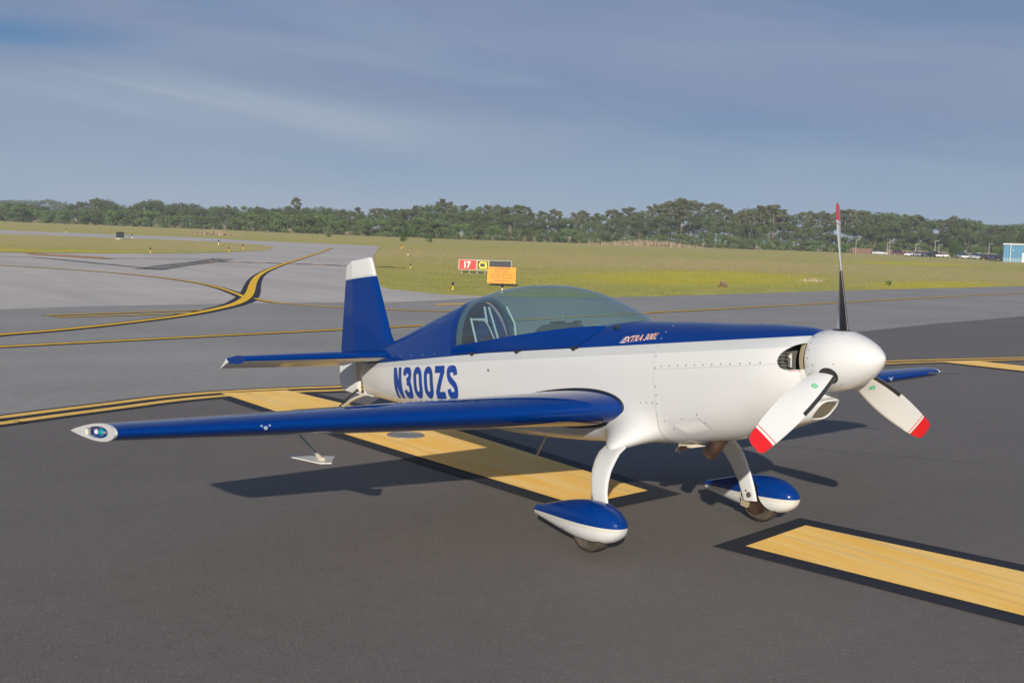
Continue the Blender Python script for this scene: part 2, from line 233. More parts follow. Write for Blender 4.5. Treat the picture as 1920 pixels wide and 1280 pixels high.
           ('broad', -325.6, 275.2, 8.8, 8.8, 1097), ('broad', -325.4, 280.7, 9.2, 9.2, 1118), ('broad', -313.5, 275.9, 8.9, 8.9, 1140), ('broad', -315.2, 282.0, 10.4, 10.4, 1157),
           ('broad', -310.5, 283.0, 9.6, 9.6, 1177), ('broad', -310.9, 289.2, 10.1, 10.1, 1199), ('broad', -314.0, 297.4, 10.3, 10.3, 1217),
           ('broad', -306.7, 296.0, 11.5, 11.5, 1238), ('broad', -302.9, 296.8, 10.7, 10.7, 1254), ('broad', -310.1, 309.6, 13.3, 13.3, 1275),
           ('broad', -307.9, 313.4, 12.1, 12.1, 1295), ('broad', -301.4, 312.4, 12.3, 12.3, 1315), ('broad', -296.5, 311.5, 12.4, 12.4, 1330),
           ('broad', -301.7, 321.9, 10.7, 10.7, 1347), ('broad', -298.6, 324.7, 10.9, 10.9, 1368), ('broad', -292.5, 323.6, 9.6, 9.6, 1386),
           ('broad', -288.0, 323.9, 10.3, 10.3, 1404), ('broad', -284.7, 326.6, 10.3, 10.3, 1426), ('broad', -283.6, 329.5, 11.7, 11.7, 1440),
           ('broad', -290.3, 343.5, 10.9, 10.9, 1460), ('broad', -287.4, 345.2, 10.4, 10.4, 1477), ('broad', -285.8, 348.3, 9.8, 9.8, 1493),
           ('broad', -280.2, 347.6, 9.3, 9.3, 1512), ('broad', -280.3, 353.3, 10.1, 10.1, 1530), ('broad', -272.6, 350.1, 10.1, 10.1, 1551),
           ('broad', -268.7, 351.0, 11.1, 11.1, 1569), ('broad', -263.5, 350.2, 10.0, 10.0, 1588), ('broad', -261.0, 351.7, 11.6, 11.6, 1603),
           ('broad', -262.4, 360.5, 11.7, 11.7, 1625), ('broad', -257.0, 357.6, 10.5, 10.5, 1639), ('broad', -262.7, 371.9, 10.7, 10.7, 1658),
           ('broad', -259.6, 372.5, 11.3, 11.3, 1673), ('broad', -259.8, 379.8, 9.5, 9.5, 1693), ('broad', -258.6, 383.0, 9.9, 9.9, 1708),
           ('broad', -247.0, 373.1, 10.8, 10.8, 1729), ('broad', -244.3, 374.1, 8.7, 8.7, 1744), ('broad', -248.8, 388.2, 9.4, 9.4, 1765),
           ('broad', -242.5, 385.0, 11.1, 11.1, 1784), ('broad', -246.1, 395.9, 11.3, 11.3, 1798), ('broad', -240.3, 392.5, 11.3, 11.3, 1815),
           ('broad', -236.8, 392.5, 8.8, 8.8, 1831), ('broad', -235.1, 395.9, 8.4, 8.4, 1848), ('broad', -238.8, 408.8, 9.4, 9.4, 1866), ('broad', -232.3, 402.8, 9.7, 9.7, 1880),
           ('broad', -229.1, 404.8, 9.4, 9.4, 1900), ('broad', -225.5, 405.3, 9.3, 9.3, 1919), ('broad', -230.1, 419.2, 11.1, 11.1, 1934), ('broad', -221.9, 409.6, 9.8, 9.8, 1948),
           ('broad', -217.2, 409.2, 10.5, 10.5, 1969), ('broad', -223.2, 427.6, 11.6, 11.6, 1987), ('broad', -216.4, 421.6, 10.3, 10.3, 2005),
           ('broad', -220.5, 436.1, 11.7, 11.7, 2021), ('broad', -216.1, 433.8, 11.3, 11.3, 2037), ('shrub', -545.6, 87.2, 6.8, 6.8, -150), ('shrub', -541.5, 90.3, 5.5, 5.5, -132),
           ('shrub', -547.8, 95.0, 6.5, 6.5, -115), ('shrub', -532.2, 95.2, 7.1, 7.1, -100), ('shrub', -551.4, 103.0, 7.3, 7.3, -80), ('shrub', -527.4, 101.2, 6.6, 6.6, -66),
           ('shrub', -525.7, 104.0, 7.2, 7.2, -51), ('shrub', -532.4, 108.7, 6.4, 6.4, -36), ('shrub', -527.0, 111.4, 7.3, 7.3, -18), ('shrub', -537.1, 116.9, 6.5, 6.5, -3),
           ('shrub', -518.7, 116.4, 7.9, 7.9, 14), ('shrub', -514.2, 118.6, 7.1, 7.1, 30), ('shrub', -518.6, 122.5, 6.5, 6.5, 43), ('shrub', -521.8, 126.3, 7.0, 7.0, 57),
           ('shrub', -501.7, 125.0, 5.7, 5.7, 74), ('shrub', -512.9, 130.8, 5.7, 5.7, 88), ('shrub', -511.1, 133.9, 6.0, 6.0, 104), ('shrub', -488.3, 130.6, 5.2, 5.2, 117),
           ('shrub', -485.6, 132.6, 6.7, 6.7, 130), ('shrub', -481.6, 134.6, 5.6, 5.6, 145), ('shrub', -490.3, 141.1, 7.4, 7.4, 163), ('shrub', -494.0, 145.9, 7.9, 7.9, 180),
           ('shrub', -492.1, 148.7, 7.6, 7.6, 195), ('shrub', -472.4, 146.5, 6.7, 6.7, 214), ('shrub', -473.7, 150.7, 7.0, 7.0, 231), ('shrub', -471.2, 153.6, 5.9, 5.9, 248),
           ('shrub', -466.1, 156.1, 7.0, 7.0, 267), ('shrub', -462.1, 158.7, 7.1, 7.1, 285), ('shrub', -447.6, 157.4, 5.2, 5.2, 303), ('shrub', -444.3, 160.0, 5.3, 5.3, 320),
           ('shrub', -449.4, 165.6, 6.1, 6.1, 337), ('shrub', -453.5, 171.0, 5.9, 5.9, 354), ('shrub', -435.6, 168.1, 5.6, 5.6, 373), ('shrub', -438.9, 172.5, 6.1, 6.1, 387),
           ('shrub', -434.8, 174.6, 5.9, 5.9, 404), ('shrub', -432.3, 177.9, 6.3, 6.3, 423), ('shrub', -420.7, 177.0, 7.5, 7.5, 441), ('shrub', -420.8, 181.5, 8.1, 8.1, 461),
           ('shrub', -399.7, 175.0, 7.2, 7.2, 474), ('shrub', -408.3, 182.4, 8.2, 8.2, 490), ('shrub', -388.9, 177.0, 8.0, 8.0, 507), ('shrub', -380.2, 176.5, 7.3, 7.3, 524),
           ('shrub', -372.1, 175.8, 7.6, 7.6, 539), ('shrub', -377.5, 182.1, 6.8, 6.8, 557), ('shrub', -360.3, 176.3, 7.4, 7.4, 570), ('shrub', -370.7, 184.1, 7.5, 7.5, 582),
           ('shrub', -363.4, 182.9, 7.4, 7.4, 594), ('shrub', -358.5, 184.0, 7.3, 7.3, 612), ('shrub', -345.5, 180.0, 5.5, 5.5, 626), ('shrub', -350.9, 186.3, 5.3, 5.3, 642),
           ('shrub', -349.1, 188.5, 6.4, 6.4, 657), ('shrub', -334.7, 184.2, 5.4, 5.4, 675), ('shrub', -337.7, 189.1, 6.1, 6.1, 691), ('shrub', -339.4, 194.2, 5.5, 5.5, 711),
           ('shrub', -327.8, 191.3, 5.9, 5.9, 729), ('shrub', -331.4, 196.4, 6.7, 6.7, 744), ('shrub', -332.9, 201.2, 6.2, 6.2, 762), ('shrub', -330.6, 202.9, 7.4, 7.4, 776),
           ('shrub', -332.4, 207.3, 8.0, 8.0, 792), ('shrub', -328.3, 208.5, 7.7, 7.7, 809), ('shrub', -322.7, 208.0, 6.6, 6.6, 824), ('shrub', -317.1, 208.0, 5.7, 5.7, 841),
           ('shrub', -310.9, 208.0, 6.0, 6.0, 860), ('shrub', -307.7, 209.7, 4.6, 4.6, 879), ('shrub', -307.5, 212.4, 4.7, 4.7, 892), ('shrub', -321.8, 225.2, 4.2, 4.2, 904),
           ('shrub', -316.3, 225.2, 5.6, 5.6, 922), ('shrub', -315.9, 227.8, 4.5, 4.5, 935), ('shrub', -316.5, 231.7, 4.3, 4.3, 949), ('shrub', -315.2, 234.9, 4.4, 4.4, 968),
           ('shrub', -303.0, 229.5, 4.7, 4.7, 985), ('shrub', -301.8, 233.0, 4.4, 4.4, 1004), ('shrub', -302.8, 236.8, 4.9, 4.9, 1017), ('shrub', -306.3, 243.9, 4.3, 4.3, 1035),
           ('shrub', -308.5, 249.5, 5.4, 5.4, 1052), ('shrub', -303.6, 248.7, 5.6, 5.6, 1065), ('shrub', -308.8, 256.9, 4.9, 4.9, 1081), ('shrub', -300.9, 254.1, 4.1, 4.1, 1097),
           ('shrub', -294.8, 251.8, 4.7, 4.7, 1109), ('shrub', -296.9, 257.6, 4.1, 4.1, 1125), ('shrub', -300.3, 264.3, 3.9, 3.9, 1140), ('shrub', -295.7, 263.4, 4.4, 4.4, 1153),
           ('shrub', -295.4, 266.2, 4.3, 4.3, 1165), ('shrub', -299.0, 274.4, 3.8, 3.8, 1184), ('shrub', -295.3, 275.1, 3.9, 3.9, 1201), ('shrub', -289.9, 273.2, 4.4, 4.4, 1213),
           ('shrub', -285.9, 273.1, 4.8, 4.8, 1228), ('shrub', -289.7, 280.9, 4.1, 4.1, 1243), ('shrub', -289.7, 284.4, 4.7, 4.7, 1257), ('shrub', -281.3, 280.5, 4.9, 4.9, 1273),
           ('shrub', -286.2, 290.3, 4.5, 4.5, 1292), ('shrub', -282.9, 290.7, 3.7, 3.7, 1306), ('shrub', -276.3, 288.5, 4.7, 4.7, 1323), ('shrub', -282.6, 299.1, 4.3, 4.3, 1338),
           ('shrub', -272.9, 293.3, 5.1, 5.1, 1355), ('shrub', -269.3, 294.2, 4.2, 4.2, 1373), ('shrub', -277.1, 306.3, 5.1, 5.1, 1385), ('shrub', -265.8, 297.4, 4.0, 4.0, 1399),
           ('shrub', -266.0, 302.3, 3.5, 3.5, 1416), ('shrub', -266.7, 307.9, 3.9, 3.9, 1433), ('shrub', -265.1, 310.9, 3.8, 3.8, 1451), ('shrub', -262.4, 311.7, 4.1, 4.1, 1464),
           ('shrub', -269.0, 324.7, 4.6, 4.6, 1482), ('shrub', -257.4, 314.2, 3.3, 3.3, 1495), ('shrub', -261.5, 324.3, 3.4, 3.4, 1512), ('shrub', -256.6, 323.5, 4.3, 4.3, 1530),
           ('shrub', -257.0, 328.3, 4.2, 4.2, 1545), ('shrub', -252.0, 326.5, 3.1, 3.1, 1560), ('shrub', -251.7, 329.8, 4.5, 4.5, 1572), ('shrub', -246.7, 327.1, 3.6, 3.6, 1585),
           ('shrub', -249.8, 337.0, 4.5, 4.5, 1605), ('shrub', -246.0, 336.4, 3.0, 3.0, 1620), ('shrub', -245.4, 341.7, 4.0, 4.0, 1640), ('shrub', -241.5, 340.3, 4.3, 4.3, 1652),
           ('shrub', -248.8, 354.8, 4.8, 4.8, 1666), ('shrub', -245.3, 355.4, 3.2, 3.2, 1683), ('shrub', -233.5, 342.3, 4.6, 4.6, 1696), ('shrub', -234.2, 347.1, 4.5, 4.5, 1708),
           ('shrub', -239.4, 360.6, 4.9, 4.9, 1726), ('shrub', -230.3, 352.6, 3.5, 3.5, 1744), ('shrub', -236.6, 368.3, 4.0, 4.0, 1762), ('shrub', -229.6, 363.2, 3.5, 3.5, 1780),
           ('shrub', -221.4, 354.7, 3.9, 3.9, 1794), ('shrub', -232.5, 376.5, 4.2, 4.2, 1806), ('shrub', -229.4, 378.0, 4.8, 4.8, 1824), ('shrub', -226.3, 378.9, 3.9, 3.9, 1842),
           ('shrub', -225.8, 383.7, 4.8, 4.8, 1858), ('shrub', -219.1, 378.0, 4.3, 4.3, 1875), ('shrub', -213.1, 372.2, 4.8, 4.8, 1888), ('shrub', -213.2, 378.4, 4.8, 4.8, 1905),
           ('shrub', -209.6, 377.3, 3.9, 3.9, 1920), ('shrub', -210.2, 384.8, 5.2, 5.2, 1938), ('shrub', -203.9, 377.6, 4.5, 4.5, 1951), ('shrub', -209.5, 394.8, 4.9, 4.9, 1969),
           ('shrub', -201.3, 386.5, 5.0, 5.0, 1989), ('shrub', -204.4, 397.8, 4.6, 4.6, 2004), ('shrub', -199.7, 394.2, 5.2, 5.2, 2019), ('shrub', -196.1, 394.3, 5.8, 5.8, 2038),
           ('far', -1268.1, 224.1, 17.3, 17.3, -120), ('far', -1264.5, 228.8, 17.2, 17.2, -109), ('far', -1261.0, 233.5, 17.2, 17.2, -98), ('far', -1257.4, 238.2, 17.0, 17.0, -87),
           ('far', -1253.9, 242.9, 17.1, 17.1, -76), ('far', -1250.4, 247.7, 18.7, 18.7, -65), ('far', -1246.8, 252.4, 17.6, 17.6, -54), ('far', -1243.3, 257.1, 17.9, 17.9, -43),
           ('far', -1239.7, 261.8, 18.0, 18.0, -32), ('far', -1236.2, 266.5, 18.7, 18.7, -21), ('far', -1232.7, 271.2, 19.3, 19.3, -10), ('far', -1229.1, 275.9, 18.6, 18.6, 1),
           ('far', -1225.6, 280.6, 19.1, 19.1, 12), ('far', -1222.0, 285.3, 19.7, 19.7, 23), ('far', -1218.5, 290.0, 19.5, 19.5, 34), ('far', -1214.9, 294.7, 20.0, 20.0, 45),
           ('far', -1211.4, 299.4, 20.1, 20.1, 56), ('far', -1207.9, 304.1, 19.7, 19.7, 67), ('far', -1204.3, 308.8, 20.1, 20.1, 78), ('far', -1200.8, 313.5, 21.8, 21.8, 89),
           ('far', -1197.2, 318.2, 20.4, 20.4, 100), ('far', -1193.7, 322.9, 19.4, 19.4, 111), ('far', -1190.1, 327.6, 19.6, 19.6, 122), ('far', -1186.6, 332.3, 18.0, 18.0, 133)],
 'ubox': [(-306.91, 389.65, 1.57), (-313.17, 399.76, 1.37)],
 'yellow': [(-43.11, 36.72), (-48.32, 50.89), (-46.27, 62.39), (-76.43, 13.74), (-76.65, 17.61)]}
SPADE = [(-2.63, -2.602, 0.6), (-2.598, -2.558, 0.6), (-2.422, -2.31, 0.6), (-2.238, -2.432, 0.6), (-2.265, -2.505, 0.6)]
SPADE_ARM = [(-2.95, -2.39, 0.742), (-2.34, -2.45, 0.605)]
BIRD = (-214.0, 91.9, 28.9)


# ------------------------------------------------------------------ helpers
def link(o, parent=None):
    COL.objects.link(o)
    if parent is not None: o.parent = parent
    return o
def obj(name, verts, faces, mat, parent=None, smooth=True, sharp=None, fmats=None):
    me = bpy.data.meshes.new(name)
    me.from_pydata([tuple(v) for v in verts], [], faces)
    mats = mat if isinstance(mat, (list, tuple)) else [mat]
    for m in mats: me.materials.append(m)
    if fmats is not None: me.polygons.foreach_set('material_index', fmats)
    if smooth:
        me.polygons.foreach_set('use_smooth', [True]*len(me.polygons))
        if sharp is not None: me.set_sharp_from_angle(angle=R_(sharp))
    me.update()
    return link(bpy.data.objects.new(name, me), parent)
def thing(name, label, cat, loc=(0, 0, 0), rotz=0.0, group=None):
    o = bpy.data.objects.new(name, None); o.empty_display_size = .2
    o.location = loc; o.rotation_euler = (0, 0, rotz)
    link(o); return tag(o, label, cat, group)
def tag(o, label, cat, group=None):
    o['label'] = label; o['category'] = cat
    if group: o['group'] = group
    return o
def structure(name, verts, faces, mat, **k):
    o = obj(name, verts, faces, mat, smooth=False, **k); o['kind'] = 'structure'; return o
class MB:
    """collects simple solids into one mesh"""
    def __init__(s): s.v, s.f, s.m = [], [], []
    def add(s, v, f, m=0):
        n = len(s.v); s.v += [tuple(p) for p in v]; s.f += [tuple(i+n for i in q) for q in f]; s.m += [m]*len(f)
    def box(s, c, size, rotz=0.0, m=0, ry=0.0):
        cx, cy, cz = c; a, b, h = (q/2 for q in size); R = Matrix.Rotation(rotz, 3, 'Z') @ Matrix.Rotation(ry, 3, 'Y')
        v = [R @ Vector((x, y, z)) + Vector(c) for x in (-a, a) for y in (-b, b) for z in (-h, h)]
        s.add(v, [(0, 1, 3, 2), (4, 6, 7, 5), (0, 4, 5, 1), (2, 3, 7, 6), (0, 2, 6, 4), (1, 5, 7, 3)], m)
    def tube(s, pts, rad, n=10, m=0, cap=True):
        pts = [Vector(p) for p in pts]; rs = rad if isinstance(rad, (list, tuple)) else [rad]*len(pts)
        rings = []; up = Vector((0, 0, 1))
        for i, p in enumerate(pts):
            t = (pts[min(i+1, len(pts)-1)] - pts[max(i-1, 0)]).normalized()
            a = t.cross(up if abs(t.z) < .95 else Vector((1, 0, 0))).normalized(); b = t.cross(a)
            rings.append([p + (a*math.cos(2*math.pi*k/n) + b*math.sin(2*math.pi*k/n))*rs[i] for k in range(n)])
        s.loft(rings, cap=cap, m=m)
    def loft(s, rings, cap=False, closed=True, m=0):
        n = len(rings[0]); v = [p for r in rings for p in r]; f = []
        for i in range(len(rings)-1):
            for k in range(n if closed else n-1):
                a, b = i*n+k, i*n+(k+1) % n
                f.append((a, b, b+n, a+n))
        if cap: f += [tuple(range(n))[::-1], tuple(range((len(rings)-1)*n, len(rings)*n))]
        s.add(v, f, m)
    def build(s, name, mat, parent=None, smooth=True, sharp=35):
        return obj(name, s.v, s.f, mat, parent, smooth, sharp, s.m)
def fixnormals(o):
    bm = bmesh.new(); bm.from_mesh(o.data); bmesh.ops.recalc_face_normals(bm, faces=bm.faces); bm.to_mesh(o.data); bm.free(); return o
def copy_tree(o, parent=None):
    c = o.copy(); COL.objects.link(c); c.parent = parent
    for ch in o.children: copy_tree(ch, c)
    return c

# ------------------------------------------------------------------ materials
def mat(name, color, rough=.5, metal=0., coat=0., spec=.5, coatrough=.03, trans=0., ior=None):
    m = bpy.data.materials.new(name); m.use_nodes = True
    b = m.node_tree.nodes['Principled BSDF']
    b.inputs['Base Color'].default_value = (*color, 1); b.inputs['Roughness'].default_value = rough
    b.inputs['Metallic'].default_value = metal; b.inputs['Coat Weight'].default_value = coat
    b.inputs['Coat Roughness'].default_value = coatrough; b.inputs['Coat IOR'].default_value = 1.26; b.inputs['Specular IOR Level'].default_value = spec
    return m
class NT:
    def __init__(s, m): s.m = m; s.n = m.node_tree.nodes; s.l = m.node_tree.links; s.b = s.n['Principled BSDF']
    def node(s, t, **k):
        x = s.n.new(t)
        for a, b in k.items(): setattr(x, a, b)
        return x
    def put(s, sock, v):
        if isinstance(v, (int, float)): sock.default_value = v
        elif isinstance(v, tuple): sock.default_value = v if len(v) == 4 else (*v, 1) if sock.type == 'RGBA' else v
        else: s.l.new(v, sock)
    def coord(s, which='Object', scale=None):
        o = s.node('ShaderNodeTexCoord').outputs[which]
        if scale is None: return o
        mp = s.node('ShaderNodeMapping'); mp.inputs['Scale'].default_value = scale; s.l.new(o, mp.inputs[0]); return mp.outputs[0]
    def math(s, op, a, b=None, c=None):
        x = s.node('ShaderNodeMath', operation=op)
        for i, v in enumerate((a, b, c)):
            if v is not None: s.put(x.inputs[i], v)
        return x.outputs[0]
    def noise(s, vec, scale, detail=4, rough=.5, dist=0.):
        x = s.node('ShaderNodeTexNoise'); s.l.new(vec, x.inputs['Vector'])
        x.inputs['Scale'].default_value = scale; x.inputs['Detail'].default_value = detail
        x.inputs['Roughness'].default_value = rough; x.inputs['Distortion'].default_value = dist
        return x.outputs['Fac']
    def ramp(s, fac, stops):
        x = s.node('ShaderNodeValToRGB'); e = x.color_ramp.elements
        while len(e) < len(stops): e.new(.5)
        for q, (p, c) in zip(e, stops):
            q.position = p; q.color = (c, c, c, 1) if isinstance(c, (int, float)) else (*c, 1)
        s.l.new(fac, x.inputs[0]); return x.outputs[0]
    def mix(s, fac, a, b, mode='MIX'):
        x = s.node('ShaderNodeMix', data_type='RGBA', blend_type=mode)
        s.put(x.inputs[0], fac); s.put(x.inputs[6], a); s.put(x.inputs[7], b); return x.outputs[2]
    def bump(s, h, strength=.3, dist=.01):
        x = s.node('ShaderNodeBump'); x.inputs['Strength'].default_value = strength; x.inputs['Distance'].default_value = dist
        s.l.new(h, x.inputs['Height']); s.l.new(x.outputs[0], s.b.inputs['Normal'])
    def color(s, v): s.put(s.b.inputs['Base Color'], v)
    def rough(s, v): s.put(s.b.inputs['Roughness'], v)

BLUE = (.0003, .027, .168)
WHITE = (.545, .552, .552)
GREY = (.43, .45, .46)
m_blue = mat('blue_paint', BLUE, .32, coat=1.0, coatrough=.025, spec=.0)
m_white = mat('white_paint', WHITE, .35, coat=.55, coatrough=.06)
for mm in (m_blue, m_white):
    t = NT(mm); n1 = t.noise(t.coord('Object'), 1.1, 2, .4)
    t.bump(n1, .10, .02)
m_grey = mat('grey_stripe_paint', GREY, .35, coat=.5)
# fuselage colour scheme: blue above the waist line, a grey pinstripe band, white below (a painted scheme in the aircraft's own axes)
def scheme(name, blue_z, grey_z, taper=None):
    m = mat(name, WHITE, .5, coat=.8, coatrough=.035, spec=.1); t = NT(m)
    sp = t.node('ShaderNodeSeparateXYZ'); t.l.new(t.coord('Object'), sp.inputs[0]); x, z = sp.outputs[0], sp.outputs[2]
    if taper:     # blue_z drops aft of x0
        x0, x1, drop = taper
        mr = t.node('ShaderNodeMapRange'); mr.inputs[1].default_value = x0; mr.inputs[2].default_value = x1
        mr.inputs[3].default_value = 0; mr.inputs[4].default_value = drop; t.l.new(x, mr.inputs[0])
        zb = t.math('ADD', z, mr.outputs[0]); zg = t.math('ADD', z, t.math('MULTIPLY', mr.outputs[0], .45))
    else: zb = zg = z
    isb = t.math('GREATER_THAN', zb, blue_z); isg = t.math('GREATER_THAN', zg, grey_z)
    dirt = t.noise(t.coord('Object', (1, 1, 4)), 2.2, 5, .6)
    wh = t.mix(t.ramp(dirt, [(.35, 0.), (.8, .18)]), WHITE, (.48, .47, .43))
    t.color(t.mix(isb, t.mix(isg, wh, GREY), BLUE))
    t.bump(t.noise(t.coord('Object'), 1.3, 2, .4), .10, .02)
    return m
m_fus = scheme('fuselage_paint', .166, .100, (-3.4, -5.6, .040))
m_black = mat('black_rubber', (.012, .012, .013), .55)
m_boot = mat('black_boot', (.022, .022, .024), .38)
m_dark = mat('cockpit_black', (.018, .019, .021), .6)
m_seam = mat('panel_gap', (.33, .33, .32), .7)
m_seamd = mat('dark_panel_gap', (.004, .012, .06), .5)
m_screw = mat('fastener_steel', (.25, .25, .25), .4, metal=.6)
m_screwb = mat('bright_fastener', (.5, .6, .75), .25, metal=.5)
m_steel = mat('brushed_steel', (.42, .41, .39), .35, metal=.9)
m_tube = mat('white_tube_paint', (.45, .48, .47), .4, coat=.3)
m_red = mat('red_paint', (.52, .010, .014), .35, coat=.4)
m_green = mat('green_decal', (.03, .42, .16), .5)
m_orange = mat('orange_decal', (.85, .36, .16), .5)
m_brass = mat('engine_tan', (.42, .36, .24), .5, metal=.3)
m_engine = mat('engine_grey', (.14, .14, .125), .5, metal=.3)
m_exh = mat('rusty_exhaust', (.12, .065, .04), .5, metal=.2)
t = NT(m_exh); t.color(t.ramp(t.noise(t.coord('Object'), 14, 5, .6), [(.3, (.022, .013, .010)), (.7, (.075, .04, .026))]))
m_tyre = mat('dusty_tyre', (.05, .042, .034), .75)
t = NT(m_tyre); t.color(t.ramp(t.noise(t.coord('Object'), 9, 5, .6), [(.3, (.035, .028, .022)), (.75, (.11, .088, .065))]))
m_beige = mat('beige_composite', (.55, .50, .40), .5)
m_teal = mat('teal_lens', (.002, .19, .26), .08, coat=1.)
m_lens = mat('clear_lamp', (.6, .55, .55), .1, coat=1.)

m_glass = bpy.data.materials.new('canopy_glass'); m_glass.use_nodes = True
_n, _l = m_glass.node_tree.nodes, m_glass.node_tree.links; _n.clear()
_o = _n.new('ShaderNodeOutputMaterial'); _tr = _n.new('ShaderNodeBsdfTransparent'); _gl = _n.new('ShaderNodeBsdfGlossy'); _mx = _n.new('ShaderNodeMixShader')
_fr = _n.new('ShaderNodeLayerWeight'); _fr.inputs[0].default_value = .5
_pw = _n.new('ShaderNodeMath'); _pw.operation = 'POWER'; _pw.inputs[1].default_value = 5.0; _l0 = m_glass.node_tree.links; _l0.new(_fr.outputs['Facing'], _pw.inputs[0])
_tr.inputs[0].default_value = (.66, .82, .83, 1); _gl.inputs['Roughness'].default_value = .02; _gl.inputs[0].default_value = (.95, .97, 1, 1)
_df = _n.new('ShaderNodeBsdfDiffuse'); _df.inputs[0].default_value = (.32, .44, .47, 1); _m2 = _n.new('ShaderNodeMixShader'); _m2.inputs[0].default_value = .09
_ad = _n.new('ShaderNodeMath'); _ad.operation = 'MULTIPLY_ADD'; _ad.inputs[1].default_value = .92; _ad.inputs[2].default_value = .055
_l.new(_pw.outputs[0], _ad.inputs[0]); _l.new(_ad.outputs[0], _mx.inputs[0]); _l.new(_tr.outputs[0], _m2.inputs[1]); _l.new(_df.outputs[0], _m2.inputs[2])
_l.new(_m2.outputs[0], _mx.inputs[1]); _l.new(_gl.outputs[0], _mx.inputs[2]); _l.new(_mx.outputs[0], _o.inputs[0])

# ================================================================== SETTING: pavement and grass
def asphalt(name, dark, light, speck, scale=1.0, tint=(1, 1, 1), specks=.75):
    m = mat(name, dark, .72, spec=.5); t = NT(m); c = t.coord('Object')
    fine = t.noise(c, 60*scale, 3, .7); mid = t.noise(c, 7*scale, 4, .6); big = t.noise(c, .22*scale, 4, .55); band = t.noise(t.coord('Object', (.9, .06, 1)), 1.0, 3, .6)
    col = t.mix(t.ramp(fine, [(.3, 0.), (.7, 1.)]), dark, light)
    col = t.mix(t.math('MULTIPLY', t.ramp(mid, [(.35, 0.), (.7, 1.)]), .35), col, tuple(.78*q for q in dark))
    col = t.mix(t.ramp(big, [(.3, .0), (.75, .42)]), col, tuple(1.25*q for q in light))
    col = t.mix(t.ramp(band, [(.4, .0), (.8, .25)]), col, tuple(.8*q for q in dark))
    vo = t.node('ShaderNodeTexVoronoi', feature='F1'); t.l.new(c, vo.inputs['Vector']); vo.inputs['Scale'].default_value = 60*scale
    sel = t.math('MULTIPLY', t.math('LESS_THAN', vo.outputs['Distance'], .20),
                 t.math('GREATER_THAN', t.noise(vo.outputs['Position'], 31.7, 0), .57))
    col = t.mix(t.math('MULTIPLY', sel, specks), col, speck)
    t.color(col); t.bump(t.math('ADD', fine, t.math('MULTIPLY', vo.outputs['Distance'], .8)), .30, .005)
    return m
m_near = asphalt('near_asphalt', (.098, .087, .077), (.156, .139, .123), (.43, .39, .34), specks=.5)
m_taxi = asphalt('taxiway_asphalt', (.195, .187, .172), (.322, .308, .285), (.56, .56, .54), scale=.8)
m_old = asphalt('old_pale_asphalt', (.42, .385, .348), (.54, .495, .445), (.55, .53, .50), scale=.5, specks=.2)
t = NT(m_old); c = t.coord('Object', (.10, .55, 1)); st = t.noise(c, .8, 6, .65, .6)
_old = t.b.inputs['Base Color'].links[0].from_socket
t.color(t.mix(t.ramp(st, [(.42, 0.), (.72, .55)]), _old, (.29, .28, .275)))
def paint(name, color, wear, amount=.5, coloured=None, lines=0.):
    m = mat(name, color, .7, spec=.3); t = NT(m); c = t.coord('Object')
    f = t.noise(c, 22, 6, .75); g = t.noise(t.coord('Object', (.6, 4.5, 1)), 1.2, 4, .6); h = t.noise(c, 90, 2, .7)
    col = t.mix(t.ramp(g, [(.36, 0.), (.70, .75)]), color, coloured or tuple(.82*q for q in color))
    col = t.mix(t.ramp(f, [(.52, 0.), (.85, amount)]), col, wear)
    col = t.mix(t.ramp(h, [(.62, 0.), (.8, .35)]), col, wear)
    if lines:        # dragged, thinner passes of the paint machine along the stripe
        ln = t.noise(t.coord('Object', (.10, 5.5, 1)), 1.0, 3, .55); br = t.ramp(t.noise(c, 3.0, 5, .7), [(.35, .3), (.7, 1.)])
        col = t.mix(t.math('MULTIPLY', br, t.ramp(ln, [(.54, 0.), (.60, lines), (.65, .05)])), col, (.50, .38, .20))
    t.color(col); t.bump(h, .35, .004); return m
m_yel = paint('yellow_stripe_paint', (.97, .56, .09), (.86, .60, .33), .50, (.98, .72, .31), lines=.5)
m_yel2 = paint('yellow_line_paint', (.95, .56, .012), (.60, .40, .10), .25)
m_yedge = paint('edge_line_paint', (.84, .52, .11), (.52, .36, .16), .35)
m_oran = paint('worn_orange_paint', (.70, .36, .12), (.45, .34, .25), .5)
m_blk = paint('black_border_paint', (.020, .022, .028), (.055, .055, .058), .4)
m_skid = mat('rubber_skid_mark', (.09, .09, .092), .8)
t = NT(m_skid); mxs = t.node('ShaderNodeMixShader'); tr = t.node('ShaderNodeBsdfTransparent')
t.l.new(t.ramp(t.noise(t.coord('Object', (1, 1, 1)), .9, 5, .7), [(.3, .35), (.65, .9)]), mxs.inputs[0])
t.l.new(tr.outputs[0], mxs.inputs[1]); t.l.new(t.b.outputs[0], mxs.inputs[2]); t.l.new(mxs.outputs[0], t.n['Material Output'].inputs[0])

